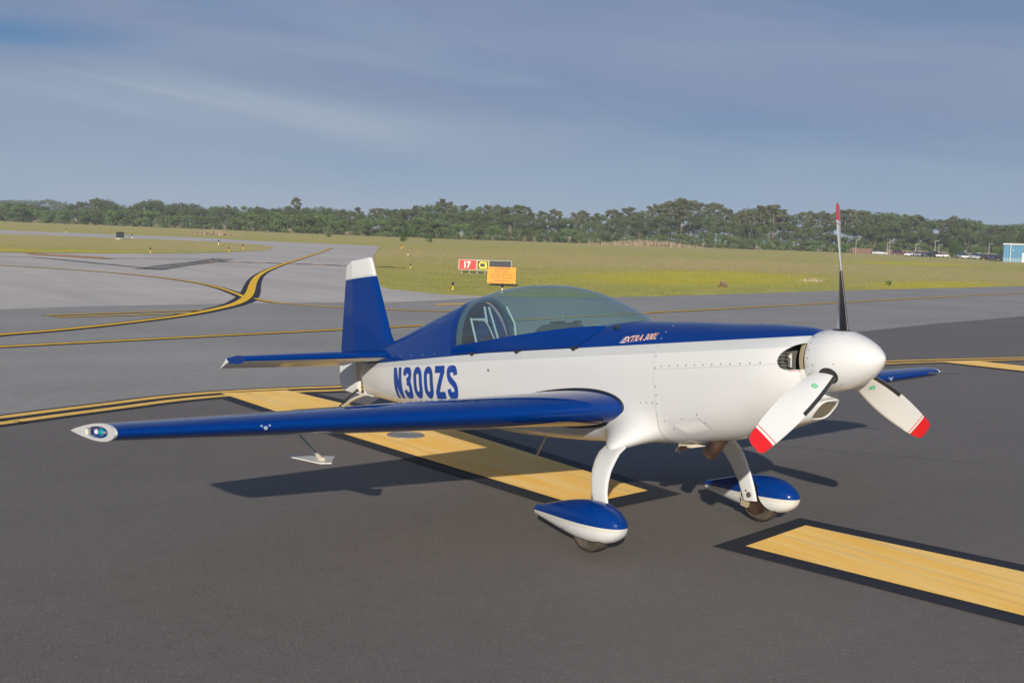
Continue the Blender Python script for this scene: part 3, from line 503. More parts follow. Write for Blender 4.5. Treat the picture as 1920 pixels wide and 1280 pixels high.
def grassmat(name, k_=1.0):
    m = mat(name, (.1, .12, .03), .9, spec=.15); t = NT(m); c = t.coord('Object')
    a = t.noise(c, .035, 5, .6, .4); b = t.noise(c, .45, 5, .65); f = t.noise(c, 7, 4, .7); str_ = t.noise(t.coord('Object', (.03, .012, 1)), 1.0, 5, .6)
    green = t.mix(t.ramp(b, [(.3, 0.), (.7, 1.)]), (.33, .325, .080), (.46, .425, .120))
    brown = t.mix(t.ramp(b, [(.3, 0.), (.7, 1.)]), (.46, .355, .16), (.58, .455, .22))
    yellow = t.mix(t.ramp(b, [(.3, 0.), (.7, 1.)]), (.48, .43, .025), (.60, .52, .035))
    sp = t.node('ShaderNodeSeparateXYZ'); t.l.new(c, sp.inputs[0])
    wob = t.math('MULTIPLY', t.math('SUBTRACT', a, .5), 22.0)
    # distance out into the field, across the taxiway
    q = t.math('ADD', t.math('ADD', t.math('MULTIPLY', sp.outputs[0], -.89), t.math('MULTIPLY', sp.outputs[1], .45)), wob)
    brownf = t.ramp(t.math('DIVIDE', t.math('ADD', t.math('ADD', t.math('MULTIPLY', sp.outputs[0], -.8), t.math('MULTIPLY', sp.outputs[1], .6)), wob), 300.), [(.17, 0.), (.27, .75), (.45, .8), (.55, .35), (.8, .5)])
    col = t.mix(brownf, green, brown)
    col = t.mix(t.ramp(str_, [(.42, 0.), (.62, .6)]), col, green)
    def blob(cx, cy, rx, ry, ang):
        dx = t.math('SUBTRACT', sp.outputs[0], cx); dy = t.math('SUBTRACT', sp.outputs[1], cy); ca, sa = math.cos(ang), math.sin(ang)
        u = t.math('DIVIDE', t.math('ADD', t.math('MULTIPLY', dx, ca), t.math('MULTIPLY', dy, sa)), rx)
        v = t.math('DIVIDE', t.math('SUBTRACT', t.math('MULTIPLY', dy, ca), t.math('MULTIPLY', dx, sa)), ry)
        r = t.math('SQRT', t.math('ADD', t.math('MULTIPLY', u, u), t.math('MULTIPLY', v, v)))
        return t.ramp(t.math('ADD', r, t.math('MULTIPLY', t.math('SUBTRACT', b, .5), 1.1)), [(.5, 1.), (1.0, 0.)])
    for cx, cy, rx, ry, ang in YELLOW_BLOBS:
        col = t.mix(t.math('MULTIPLY', blob(cx, cy, rx, ry, ang), .65), col, yellow)
    col = t.mix(t.ramp(f, [(.3, .30), (.55, 0.)]), col, (.16, .16, .05))
    if k_ != 1.0: col = t.mix(1.0, col, (k_, k_, k_), 'MULTIPLY')
    t.color(col); t.bump(t.math('ADD', f, b), .5, .06)
    return m
YELLOW_BLOBS = [(-46, 47, 22, 8.5, R_(118)), (-76, 14, 4.5, 14, R_(0)), (-38, 60, 14, 4, R_(110)), (-100, 150, 30, 10, R_(110))]
m_grass = grassmat('field_grass'); m_blade = grassmat('grass_blade', .58)

def poly(name, pts, z, mt):
    return structure(name, [(x, y, z) for x, y in pts], [tuple(range(len(pts)))], mt)
def grid_ground(name, pts, z, mt):
    """n-gon triangulated through bmesh so concave outlines fill correctly"""
    bm = bmesh.new(); vs = [bm.verts.new((x, y, z)) for x, y in pts]; f = bm.faces.new(vs)
    bm.normal_update()
    if f.normal.z < 0: f.normal_flip()
    bmesh.ops.triangulate(bm, faces=[f]); me = bpy.data.meshes.new(name); bm.to_mesh(me); bm.free(); me.materials.append(mt)
    o = link(bpy.data.objects.new(name, me)); o['kind'] = 'structure'; return o
S_ = 6000
grid_ground('ground', [(-S_, -S_), (S_, -S_), (S_, S_), (-S_, S_)], -.060, m_grass)
G, I, RF = DATA['G_field'], DATA['G_island'], DATA['R_far']
def smooth_line(pts, n=6):
    P = [np.array(p, float) for p in pts]; P = [2*P[0]-P[1]] + P + [2*P[-1]-P[-2]]; out = []
    for i in range(1, len(P)-2):
        for k in range(n):
            u = k/n; p0, p1, p2, p3 = P[i-1:i+3]
            out.append(tuple(.5*((2*p1)+(-p0+p2)*u+(2*p0-5*p1+4*p2-p3)*u*u+(-p0+3*p1-3*p2+p3)*u**3)))
    out.append(tuple(P[-2])); return out
Gs = smooth_line(G, 5)
# whole paved area: old pale surface, bounded by the field edge and the far taxiway
paved = smooth_line(RF, 4)[:-1] + Gs + [(-60, 220), (60, 200), (120, 0), (60, -160), (-200, -160), (-330, -60), (-260, 0)]
grid_ground('old_pavement', paved, -.034, m_old)
island = smooth_line(I, 4)
grid_ground('grass_island', island + [(-72, -60), (-200, -60), (-170, 12)], -.020, m_grass)
LE_ = DATA['light_edge']
taxi_pts = [(-23.0, -60), (-24.2, -8)] + smooth_line(LE_, 4) + Gs[max(i for i, p in enumerate(Gs) if p[1] < 17.5)+1:] + [(-50, 140), (60, 150), (60, -60)]
grid_ground('taxiway', taxi_pts, -.022, m_taxi)
dlo, dlr, ner = DATA['dl_outer'], DATA['dl_outer_r'], DATA['near_edge_right']
near_pts = [(-5.5, -60), (-6.6, -14), (-7.6, -6.5)] + smooth_line(dlo, 4) + [(-9.5, 4.0), (-12.9, 15.5)] + ner + [(-30, 90), (60, 90), (60, -60)]
grid_ground('apron', near_pts, -.014, m_near)

# painted markings
def ribbon(name, pts, width, z, mt, sm=8, w2=None):
    L = smooth_line(pts, sm) if sm > 1 else pts
    P = np.array(L); T = np.gradient(P, axis=0); T /= np.linalg.norm(T, axis=1)[:, None]+1e-9; N = np.stack([-T[:, 1], T[:, 0]], 1)
    n = len(P); W = np.full(n, width) if w2 is None else np.interp(np.linspace(0, 1, n), np.linspace(0, 1, len(w2)), w2)
    A = P+N*W[:, None]/2; B = P-N*W[:, None]/2
    v = [(x, y, z) for x, y in A]+[(x, y, z) for x, y in B]
    return structure(name, v, [(i+n, i+1+n, i+1, i) for i in range(n-1)], mt)
def offset(pts, dist):
    P = np.array(pts, float); T = np.gradient(P, axis=0); T /= np.linalg.norm(T, axis=1)[:, None]; N = np.stack([-T[:, 1], T[:, 0]], 1)
    return [tuple(q) for q in P+N*dist]
Z1, Z2 = -.008, -.004
edge_line = [(-7.7, -6.2)] + dlo + [(-9.25, 4.5), (-9.05, 7.5)] + dlr + [(-6.2, 24)]
el = smooth_line(edge_line, 6)
# 'outer' line and its inner twin, both 15 cm wide on one black bed
sgn = -1
ribbon('taxiway_edge_marking_bed', offset(el, sgn*.16), .66, Z1, m_blk, 1)
ribbon('taxiway_edge_marking', el, .155, Z2, m_yedge, 1)
ribbon('taxiway_edge_marking_inner', offset(el, sgn*.32), .155, Z2, m_yedge, 1)
cen = DATA['line_C'] + DATA['line_C2']
ribbon('taxiway_centreline_bed', cen, .36, -.0165, m_blk, 8)
ribbon('taxiway_centreline_marking', cen, .155, -.0125, m_yel2, 8)
D_ = DATA['line_D']
ribbon('lead_in_marking_bed', D_, .5, -.0155, m_blk, 6, w2=[.42, .42, .42, .42, .45, .5, .55, .62, .68, .66, .62, .60, .56, .48, .40, .36, .34, .34, .34])
ribbon('lead_in_marking', D_, .2, -.0075, m_yel2, 6, w2=[.18, .18, .18, .18, .18, .2, .22, .25, .28, .28, .27, .27, .26, .22, .20, .20, .20, .20, .2])
for nm, key in (('runway_lead_off_marking', 'line_E'), ('side_lead_off_marking', 'line_F')):
    ribbon(nm+'_bed', DATA[key], .36, -.0190, m_blk, 6, w2=[.30, .30, .34, .5]); ribbon(nm, DATA[key], .16, -.0145, m_yel2, 6)
ribbon('hold_short_marking_bed', DATA['line_G1'], .34, -.0178, m_blk, 4); ribbon('hold_short_marking', DATA['line_G1'], .13, -.0135, m_yel2, 4)
ribbon('hold_short_marking_near_bed', DATA['line_G2'], .30, -.0170, m_blk, 4); ribbon('hold_short_marking_near', DATA['line_G2'], .13, -.0130, m_yel2, 4)
ribbon('faded_edge_marking', DATA['line_H'], .32, -.0135, m_yel2, 4)
hd = smooth_line(DATA['hold'], 7)
for k in range(0, len(hd)-1):
    a, b = np.array(hd[k]), np.array(hd[k+1])
    if np.linalg.norm(b-a) < .05: continue
    for r_ in range(3):
        off = np.array([1, -.2])*(r_-1)*1.15+(b-a)*.33*r_; zz = -.0160+.0005*r_
        ribbon('runway_hold_marking', [tuple(a+off), tuple(a+(b-a)*.60+off)], .95, zz, m_oran, 1)
        ribbon('runway_hold_marking_gap', [tuple(a+(b-a)*.62+off), tuple(a+(b-a)*.98+off)], .45, zz-.0002, m_blk, 1)
ds = smooth_line(DATA['dash'], 5)
for k in range(0, len(ds)-1):
    ribbon('runway_edge_dash', [ds[k], ds[k+1]], .75, -.0165, m_oran if k % 2 == 0 else m_blk, 1)
for i, key in enumerate(('skid1', 'skid2', 'skid3')):
    L = DATA[key]
    for k, o in enumerate((0, .35) if i != 1 else (0, .35, .75, 1.1)):
        ribbon('rubber_skid_marks', offset(L, o), .24, -.0195+.0006*k+.002*i*.1, m_skid, 5)

# the three wide shoulder stripes with black borders
def stripe(name, pts, grow, extra=0.):
    P = np.array(pts); c = P.mean(0)
    poly(name, pts, -.0035, m_yel)
stripe1 = [(-9.45, -.20), (-5.99, -.19), (-2.45, -.06), (-2.58, .84), (-5.72, 1.03), (-9.40, .70)]
bed1 = [(-9.52, -.36), (-5.99, -.35), (-2.20, -.24), (-2.36, 1.02), (-5.70, 1.22), (-9.35, .90)]
grid_ground('shoulder_stripe_bed', bed1, -.0072, m_blk); grid_ground('shoulder_stripe', stripe1, -.0032, m_yel)
def ext(a, b, s): return (a[0]+(b[0]-a[0])*s, a[1]+(b[1]-a[1])*s)
s2 = DATA['stripe2']                    # near-left, far-left, far-right, near-right corners
fl, fr_ = s2[1], ext(s2[1], s2[2], 4.5); nl, nr_ = s2[0], ext(s2[0], s2[3], 4.0)
grid_ground('shoulder_stripe_right', [nl, fl, fr_, nr_], -.0032, m_yel)
grid_ground('shoulder_stripe_right_bed', [(-1.03, .01), (-1.27, 1.27), (fr_[0]-.05, fr_[1]+.17), (nr_[0]+.05, nr_[1]-.17)], -.0072, m_blk)
grid_ground('shoulder_stripe_far', [(-8.30, 14.05), (-8.12, 15.05), (-2.6, 15.6), (-2.5, 14.6)], -.0028, m_yel)
grid_ground('shoulder_stripe_far_bed', [(-8.30, 13.9), (-8.12, 15.2), (-2.4, 15.75), (-2.3, 14.45)], -.0066, m_blk)
# sealed cracks in the apron
m_crack = mat('sealed_crack', (.095, .09, .087), .7)
for a, b, w_ in (((2.4, -1.0), (-1.2, 9.0), .014), ((-4.5, 3.0), (3.0, 8.5), .012)):
    n = 14; L = [(a[0]+(b[0]-a[0])*k/n+random.uniform(-.035, .035), a[1]+(b[1]-a[1])*k/n+random.uniform(-.035, .035)) for k in range(n+1)]
    ribbon('pavement_crack', L, w_, -.0118, m_crack, 3)

# inset cover in the stripe
cx, cy = -5.79, .345
cover = thing('inset_cover', 'round grey inset pavement cover set into the long yellow stripe under the wing', 'pavement cover', (cx, cy, 0))
m_cover = mat('galvanised_cover', (.23, .23, .225), .55, metal=.3)
def disc(r0, r1, z0, z1, n=36):
    b = MB(); rr = [(r0, z0), (r0, z1), (r1, z1), (r1, z0)]
    b.loft([[Vector((r*math.cos(2*math.pi*k/n), r*math.sin(2*math.pi*k/n), z)) for k in range(n)] for r, z in rr]); return b
disc(.200, .170, -.004, .006).build('rim', m_cover, cover, sharp=30)
b = MB(); n = 36; b.add([(0.168*math.cos(2*math.pi*k/n), .168*math.sin(2*math.pi*k/n), .001) for k in range(n)], [tuple(range(n))]); b.build('plate', m_cover, cover, smooth=False)
bolt = None
for k in range(8):
    b = MB(); a = 2*math.pi*k/8; b.tube([(.13*math.cos(a), .13*math.sin(a), .001), (.13*math.cos(a), .13*math.sin(a), .007)], .012, 8)
    b.build('bolt', m_steel, cover)

# ================================================================== THE AIRCRAFT (body axes: x forward from the propeller, y to port, z up)
TH, HZ = R_(7.765), 1.448
plane = thing('aerobatic_airplane', 'blue and white single-engine low-wing airplane with three-blade propeller parked on the apron', 'airplane')
plane.rotation_euler = (0, -TH, 0)
OFF = Vector((HZ*math.sin(TH), 0, HZ*math.cos(TH)))
def part(o): o.location = OFF; return o

ST = [  # x, z top, z bottom, half width, z of widest, exponent top, exponent bottom
 (-0.165, .190, -.275, .235, -.01, 2.1, 2.1),
 (-0.20,  .205, -.315, .270, -.02, 2.15, 2.1),
 (-0.27,  .222, -.355, .305, -.03, 2.2, 2.15),
 (-0.38,  .238, -.405, .335, -.05, 2.3, 2.2),
 (-0.55,  .256, -.460, .358, -.07, 2.4, 2.3),
 (-0.80,  .272, -.512, .374, -.09, 2.5, 2.6),
 (-1.10,  .297, -.548, .383, -.10, 2.6, 2.85),
 (-1.34,  .315, -.565, .387, -.11, 2.6, 3.05),
 (-1.60,  .335, -.572, .388, -.11, 2.6, 3.15),
 (-1.90,  .352, -.575, .387, -.11, 2.7, 3.2),
 (-2.20,  .338, -.573, .384, -.11, 3.3, 3.2),
 (-2.80,  .288, -.562, .380, -.10, 4.4, 3.1),
 (-3.40,  .264, -.530, .370, -.09, 4.5, 2.8),
 (-3.99,  .252, -.462, .350, -.07, 4.5, 2.5)]
SR = [  # rear fuselage with turtle deck
 (-3.97,  .652, -.464, .352, -.06, 1.9, 2.5),
 (-4.10,  .637, -.448, .342, -.06, 1.9, 2.5),
 (-4.40,  .583, -.410, .315, -.05, 1.9, 2.5),
 (-4.88,  .478, -.350, .262, -.04, 1.9, 2.4),
 (-5.29,  .383, -.298, .210, -.03, 1.95, 2.3),
 (-5.52,  .335, -.270, .178, -.02, 2.0, 2.3),
 (-5.75,  .285, -.242, .135, -.02, 2.1, 2.2),
 (-6.09,  .215, -.200, .060, -.01, 2.2, 2.0)]
def catmull(tab, x):
    xs = [r[0] for r in tab]            # descending
    x = min(max(x, xs[-1]), xs[0])
    for i in range(len(xs)-1):
        if xs[i] >= x >= xs[i+1]: break
    p = [np.array(tab[max(i-1, 0)]), np.array(tab[i]), np.array(tab[i+1]), np.array(tab[min(i+2, len(tab)-1)])]
    h = p[2][0]-p[1][0]; u = (x-p[1][0])/h
    d0 = p[2][0]-p[0][0]; d1 = p[3][0]-p[1][0]
    m0 = (p[2]-p[0])/d0*h; m1 = (p[3]-p[1])/d1*h
    r = (2*u**3-3*u*u+1)*p[1]+(u**3-2*u*u+u)*m0+(-2*u**3+3*u*u)*p[2]+(u**3-u*u)*m1
    return r
def tab_for(x): return ST if x > -3.98 else SR
def section(tab, x, n=72, grow=0.):
    _, zt, zb, w, zw, nt, nb = catmull(tab, x); out = []
    for k in range(n):
        a = 2*math.pi*k/n; c, s_ = math.cos(a), math.sin(a); e = nt if s_ >= 0 else nb
        hh = (zt-zw) if s_ >= 0 else (zw-zb)
        y = (w+grow)*math.copysign(abs(c)**(2/e), c); z = zw+(hh+grow)*math.copysign(abs(s_)**(2/e), s_)
        ad = math.degrees(a)-360 if s_ < 0 else 0; ad = ad if ad > -90 else -180-ad      # lower corner angle, 0 .. -90
        if s_ < 0 and -2.3 < x < -1.0:           # the skin is drawn out into a stub where the gear leg leaves the belly
            g = math.exp(-((x+1.605)/(.21 if x < -1.605 else .17))**2)*math.exp(-((ad+40)/(15 if ad > -40 else 17))**2)
            y += math.copysign(.262*g, c); z -= .112*g
        out.append(Vector((x, y, z)))
    return out
def surf_y(x, z, tab=None):
    _, zt, zb, w, zw, nt, nb = catmull(tab or tab_for(x), x)
    e, hh = (nt, zt-zw) if z >= zw else (nb, zw-zb)
    q = min(abs(z-zw)/hh, .9999); return w*(1-q**e)**(1/e)
def on(x, z, off=.002, side=-1, tab=None):
    """point on the fuselage side at (x, z), lifted off along the outward normal"""
    tb = tab or tab_for(x); e = .004
    y = surf_y(x, z, tb)
    dydx = (surf_y(x+e, z, tb)-surf_y(x-e, z, tb))/(2*e); dydz = (surf_y(x, z+e, tb)-surf_y(x, z-e, tb))/(2*e)
    n = Vector((-dydx, 1, -dydz)).normalized(); p = Vector((x, y, z))+n*off
    return Vector((p.x, p.y*(-side)*-1 if False else p.y*side, p.z)), Vector((n.x, n.y*side, n.z))
def frange(a, b, st): n = max(2, int(round(abs(b-a)/st))+1); return list(np.linspace(a, b, n))
def shell(tab, x0, x1, step=.05, n=72, grow=0.):
    b = MB(); b.loft([section(tab, x, n, grow) for x in frange(x0, x1, step)]); return b

# --- fuselage skin behind the firewall, with the cockpit left open
b = shell(ST, -1.335, -3.985, .03, 144)
keep_f = []
for f in b.f:
    c = sum((Vector(b.v[i]) for i in f), Vector())/4
    if -3.97 < c.x < -2.02 and abs(c.y) < .300*min(1, (-1.98-c.x)/.5+.35) and c.z > .2: continue
    keep_f.append(f)
b2 = MB(); b2.v, b2.f, b2.m = b.v, keep_f, [0]*len(keep_f)
fus = part(b2.build('fuselage', m_fus, plane, sharp=60)); fixnormals(fus)
b = shell(SR, -3.97, -6.09, .05); b.f += [tuple(range(len(b.v)-72, len(b.v)))]; b.m.append(0)
rear = part(b.build('rear_fuselage', m_fus, plane, sharp=50)); fixnormals(rear)
# --- engine cowling, a few millimetres proud of the fuselage, cut for the cooling inlets
def prism(profile, y0, y1):
    b = MB(); b.loft([[Vector((x, y, z)) for x, z in profile] for y in (y0, y1)], cap=True); o = b.build('cutter', m_dark, None, smooth=False); return fixnormals(o)
b = shell(ST, -.165, -1.329, .03, 144, grow=.004)
b.f += [tuple(range(144))[::-1]]; b.m.append(0)
cowl0 = b.build('cowling', m_fus, None, sharp=40); fixnormals(cowl0)
sol = cowl0.modifiers.new('s', 'SOLIDIFY'); sol.thickness = .010; sol.offset = -1
eye = [(-.05, -.046)]+smooth_line([(-.215, -.046), (-.245, -.040), (-.268, -.024), (-.282, .002), (-.279, .032), (-.255, .068), (-.205, .104), (-.150, .124)], 5)+[(-.05, .135)]
cut = prism(eye, -.6, -.12); cut2 = prism(eye, .12, .6)
slot = MB(); slot.box((-1.12, 0, -.56), (.30, .26, .16)); cut3 = fixnormals(slot.build('cutter', m_dark, None, smooth=False))
for q in (cut, cut2, cut3):
    bo = cowl0.modifiers.new('b', 'BOOLEAN'); bo.operation = 'DIFFERENCE'; bo.object = q; bo.solver = 'EXACT'
bpy.context.view_layer.update()
dg = bpy.context.evaluated_depsgraph_get(); me = bpy.data.meshes.new_from_object(cowl0.evaluated_get(dg)); me.name = 'cowling'
for q in (cut, cut2, cut3, cowl0): bpy.data.objects.remove(q, do_unlink=True)
me.set_sharp_from_angle(angle=R_(32))
cowl = bpy.data.objects.new('cowling', me); link(cowl, plane); part(cowl)
if len(me.materials) > 1:
    pass
def boolcut(o, cuts, name, parent, sharp=35):
    for q in cuts:
        bo = o.modifiers.new('b', 'BOOLEAN'); bo.operation = 'DIFFERENCE'; bo.object = q; bo.solver = 'EXACT'; bo.material_mode = 'TRANSFER'
    bpy.context.view_layer.update(); dg = bpy.context.evaluated_depsgraph_get(); me = bpy.data.meshes.new_from_object(o.evaluated_get(dg)); me.name = name
    for q in cuts+[o]: bpy.data.objects.remove(q, do_unlink=True)
    me.set_sharp_from_angle(angle=R_(sharp)); r = bpy.data.objects.new(name, me); link(r, parent); return part(r)
def side_patch(name, corners, nu, nv, off, mt, parent, side=-1):
    (a, b_, c, d) = [np.array(q) for q in corners]; v = []; f = []
    for i in range(nu+1):
        for j in range(nv+1):
            u, w = i/nu, j/nv; q = (a*(1-u)+b_*u)*(1-w)+(d*(1-u)+c*u)*w
            v.append(on(q[0], q[1], off, side)[0])
    for i in range(nu):
        for j in range(nv):
            k = i*(nv+1)+j; f.append((k, k+1, k+nv+2, k+nv+1))
    return part(fixnormals(obj(name, v, f, mt, parent)))
# inlet inner duct, ring gear, cylinders
for s_ in (-1, 1):
    b = MB(); b.loft([[Vector((x, s_*y, z)) for x, z in eye] for y in (.12, .125)], cap=True)
b = MB(); b.tube([(-.30, 0, -.02), (-.72, 0, -.06)], [.20, .22], 28); part(b.build('crankcase', m_engine, plane))
for s_ in (-1, 1):
    b = MB()
    for k in range(9):
        z = .085-.028*k*.75; b.box((-.36, s_*.210, z), (.17, .12, .005), 0)
    b.box((-.36, s_*.205, .0), (.13, .09, .17)); part(b.build('engine_cylinder', m_engine, plane, smooth=False))
    b = MB(); b.tube([(-.255, s_*.20, .06), (-.262, s_*.20, -.03)], .018, 10); b.tube([(-.30, s_*.17, .075), (-.24, s_*.25, .02)], .010, 8)
    part(b.build('intake_pipe', m_steel, plane))
    b = MB(); b.box((-.30, s_*.165, -.052), (.20, .12, .008)); part(b.build('cooling_baffle', m_white, plane, smooth=False))
b = MB(); n = 320
rg = []
for x, r in ((-.183, .150), (-.183, .178), (-.207, .178), (-.207, .150)):
    rg.append([Vector((x, (r+(.003 if (k % 2 == 0 and r > .17) else 0))*math.cos(2*math.pi*k/n), (r+(.003 if (k % 2 == 0 and r > .17) else 0))*math.sin(2*math.pi*k/n))) for k in range(n)])
rg.append(rg[0]); b.loft(rg); part(b.build('ring_gear', m_brass, plane, smooth=False))
b = MB(); n = 40; b.loft([[Vector((x, r*math.cos(2*math.pi*k/n), r*math.sin(2*math.pi*k/n))) for k in range(n)] for x, r in ((-.21, .001), (-.21, .16), (-.168, .17), (-.168, .001))]); part(b.build('spinner_bulkhead', m_dark, plane))

for s_ in (-1, 1): side_patch('inlet_lip_stripe', [(-.215, -.050), (-.150, -.050), (-.150, -.0535), (-.215, -.0535)], 6, 1, .0052, m_red, plane, s_)
# --- spinner
prof = [(-.165, .176), (-.160, .189), (-.14, .1945), (-.10, .1990), (-.05, .2005), (0, .1975), (.05, .1875), (.10, .1705), (.15, .1480), (.20, .1195), (.24, .0910), (.265, .0680), (.285, .0450), (.298, .0250), (.305, .0100), (.3068, .0015)]
P_ = np.array(prof); xs = []
for i in range(len(prof)-1):
    for k in range(4): xs.append(P_[i]+(P_[i+1]-P_[i])*k/4)
xs.append(P_[-1]); ru = np.array(xs)
for _ in range(2): ru[1:-1, 1] = .25*ru[:-2, 1]+.5*ru[1:-1, 1]+.25*ru[2:, 1]
b = MB(); n = 72; b.loft([[Vector((x, r*math.cos(2*math.pi*k/n), r*math.sin(2*math.pi*k/n))) for k in range(n)] for x, r in ru], cap=True)
spin = part(fixnormals(b.build('spinner', m_white, plane, sharp=50)))
def rspin(x): return float(np.interp(x, ru[:, 0], ru[:, 1]))
def spot(c, nrm, r, h=.0015, n=8):
    nrm = Vector(nrm).normalized(); a = nrm.orthogonal().normalized(); b_ = nrm.cross(a); c = Vector(c)
    v = [c+nrm*h+(a*math.cos(2*math.pi*k/n)+b_*math.sin(2*math.pi*k/n))*r for k in range(n)]
    w = [c-nrm*.001+(a*math.cos(2*math.pi*k/n)+b_*math.sin(2*math.pi*k/n))*r for k in range(n)]
    return v, w
def add_spot(b, c, nrm, r, h=.0015):
    v, w = spot(c, nrm, r, h); n = len(v); b.add(v+w, [tuple(range(n))]+[(i, i+n, (i+1) % n+n, (i+1) % n) for i in range(n)])
b = MB()
for k in range(24):
    a = 2*math.pi*(k+.5)/24; add_spot(b, (-.125, rspin(-.125)*math.cos(a), rspin(-.125)*math.sin(a)), (0, math.cos(a), math.sin(a)), .0042)
for a0 in (math.pi/2, math.pi/2+2*math.pi/3, math.pi/2-2*math.pi/3):
    for dx_, da in ((-.085, .42), (-.085, -.42), (.06, .42), (.06, -.42)):
        a = a0+da; r = rspin(dx_); add_spot(b, (dx_, r*math.cos(a), r*math.sin(a)), (.1, math.cos(a), math.sin(a)), .0042)
o = b.build('spinner_screw', m_screw, spin, smooth=False); o['kind'] = 'stuff'

# --- propeller blades
chord = [(.10, .115), (.16, .130), (.22, .146), (.30, .162), (.40, .177), (.50, .186), (.60, .186), (.70, .180), (.80, .168), (.88, .152), (.94, .138), (.97, .126), (.985, .112), (.995, .085), (1.0, .055)]
def blade_frame(a):
    er = Vector((0, -math.sin(a), math.cos(a))); tt = Vector((0, -math.cos(a), -math.sin(a))); return er, tt
def blade_pt(a, r, s_, side, off=0.):
    """s_ = chordwise 0 at leading edge .. 1; side +1 front camber, -1 rear face"""
    er, tt = blade_frame(a); c = float(np.interp(r, [q[0] for q in chord], [q[1] for q in chord]))
    be = math.atan(math.tan(R_(32))*.75/max(r, .10)); be = min(be, R_(70)); X = Vector((1, 0, 0))
    le = X*math.sin(be)+tt*math.cos(be); fr = X*math.cos(be)-tt*math.sin(be)
    th = c*float(np.interp(r, [.1, .2, .4, .7, 1.0], [.42, .26, .14, .095, .07]))
    prof_ = 2.6*(math.sqrt(max(s_, 0))*.55*(1-s_)+.12*(1-s_)*s_)
    camb = th*prof_*(.78 if side > 0 else .30)
    return er*r + le*(c*(.42-s_)) + fr*(side*(camb+off)) + fr*.004
SS = [0, .015, .05, .12, .22, .35, .5, .65, .8, .92, 1.0]
def blade_ring(a, r, off=0., sfr=1., sre=1.):
    return [blade_pt(a, r, s_*sfr, 1, off) for s_ in SS[::-1]]+[blade_pt(a, r, s_*sre, -1, off) for s_ in SS[1:]]
for k in range(3):
    a = R_(-.72+120*k)
    rs = list(np.linspace(.10, .885, 28)) + [.888]
    b = MB(); b.loft([blade_ring(a, r) for r in rs], cap=True)
    bl = part(fixnormals(b.build('propeller_blade', m_white, plane, sharp=60)))
    b = MB(); b.loft([blade_ring(a, r) for r in (.888, .90, .92, .94, .96, .975, .985, .992, .997, 1.0)], cap=True); fixnormals(b.build('blade_tip', m_red, bl, sharp=60))
    b = MB()      # thin red pinstripe inboard of the tip
    b.loft([blade_ring(a, r, .0008) for r in (.862, .868)]); b.build('pinstripe', m_red, bl, sharp=60)
    b = MB()      # rubber boot over the inner leading edge
    rr = list(np.linspace(.17, .565, 18))
    b.loft([[blade_pt(a, r, q, 1, .0018) for q in (.13, .07, .03, .01, 0)]+[blade_pt(a, r, q, -1, .0018) for q in (.01, .05, .15, .3, .45, .58)] for r in rr], closed=False)
    b.build('leading_edge_boot', m_boot, bl, sharp=60)
    b = MB()      # dark cut-out in the spinner round the blade shank
    er, tt = blade_frame(a); n = 24; ring = []
    for j in range(n):
        q = 2*math.pi*j/n; x = .005+.066*math.cos(q); t_ = .060*math.sin(q); r = rspin(x); h = math.sqrt(max(r*r-t_*t_, 0))+.0025
        ring.append(Vector((x, 0, 0))+tt*t_+er*h)
    cc = Vector((.005, 0, 0))+er*(rspin(.005)+.003)
    b.add(ring+[cc], [(j, (j+1) % n, n) for j in range(n)]); fixnormals(b.build('shank_opening', m_dark, bl, smooth=False))
    b = MB()      # green triangular maker's emblem on the front face
    for q in range(3):
        a1, a2 = math.pi/2*1.0+q*2*math.pi/3+.15, math.pi/2+(q+1)*2*math.pi/3-.25
        for (ra, rb) in ((.026, .007),):
            quad = [(ra*math.cos(a1), ra*math.sin(a1)), (ra*math.cos(a2), ra*math.sin(a2)), (rb*math.cos(a2), rb*math.sin(a2)), (rb*math.cos(a1), rb*math.sin(a1))]
            vs = [blade_pt(a, .335+v_, .47+u_/.155, 1, .0012) for u_, v_ in quad]; b.add(vs, [(0, 1, 2, 3)])
    b.build('blade_emblem', m_green, bl, smooth=False)

m_throat = mat('scoop_shade_brown', (.16, .14, .11), .7)  # dark plate just inside the rim, coloured as the shaded depth of the opening
# --- chin air scoop under the spinner
b = MB(); rings = []
for x, w, h, zc, tl in ((-.170, .085, .052, -.318, 1.), (-.160, .093, .060, -.318, 1.), (-.172, .105, .072, -.318, 1.), (-.24, .125, .085, -.322, .8), (-.38, .150, .090, -.345, .4), (-.55, .17, .09, -.38, 0), (-.75, .14, .06, -.455, 0)):
    rings.append([Vector((x+tl*h*math.copysign(abs(math.sin(q))**.6, math.sin(q)), w*math.copysign(abs(math.cos(q))**.6, math.cos(q)), zc+h*math.copysign(abs(math.sin(q))**.6, math.sin(q)))) for q in np.linspace(0, 2*math.pi, 40, endpoint=False)])
b.loft(rings); sc = part(b.build('air_scoop', m_white, plane, sharp=50))
b = MB(); b.loft([[Vector((x+h*math.copysign(abs(math.sin(q))**.6, math.sin(q)), w*math.copysign(abs(math.cos(q))**.6, math.cos(q)), -.318+h*math.copysign(abs(math.sin(q))**.6, math.sin(q)))) for q in np.linspace(0, 2*math.pi, 40, endpoint=False)] for x, w, h in ((-.171, .085, .052), (-.182, .083, .050))]); b.f.append(tuple(range(40, 80))); b.m.append(0)
b.build('scoop_throat', m_throat, sc, sharp=30)

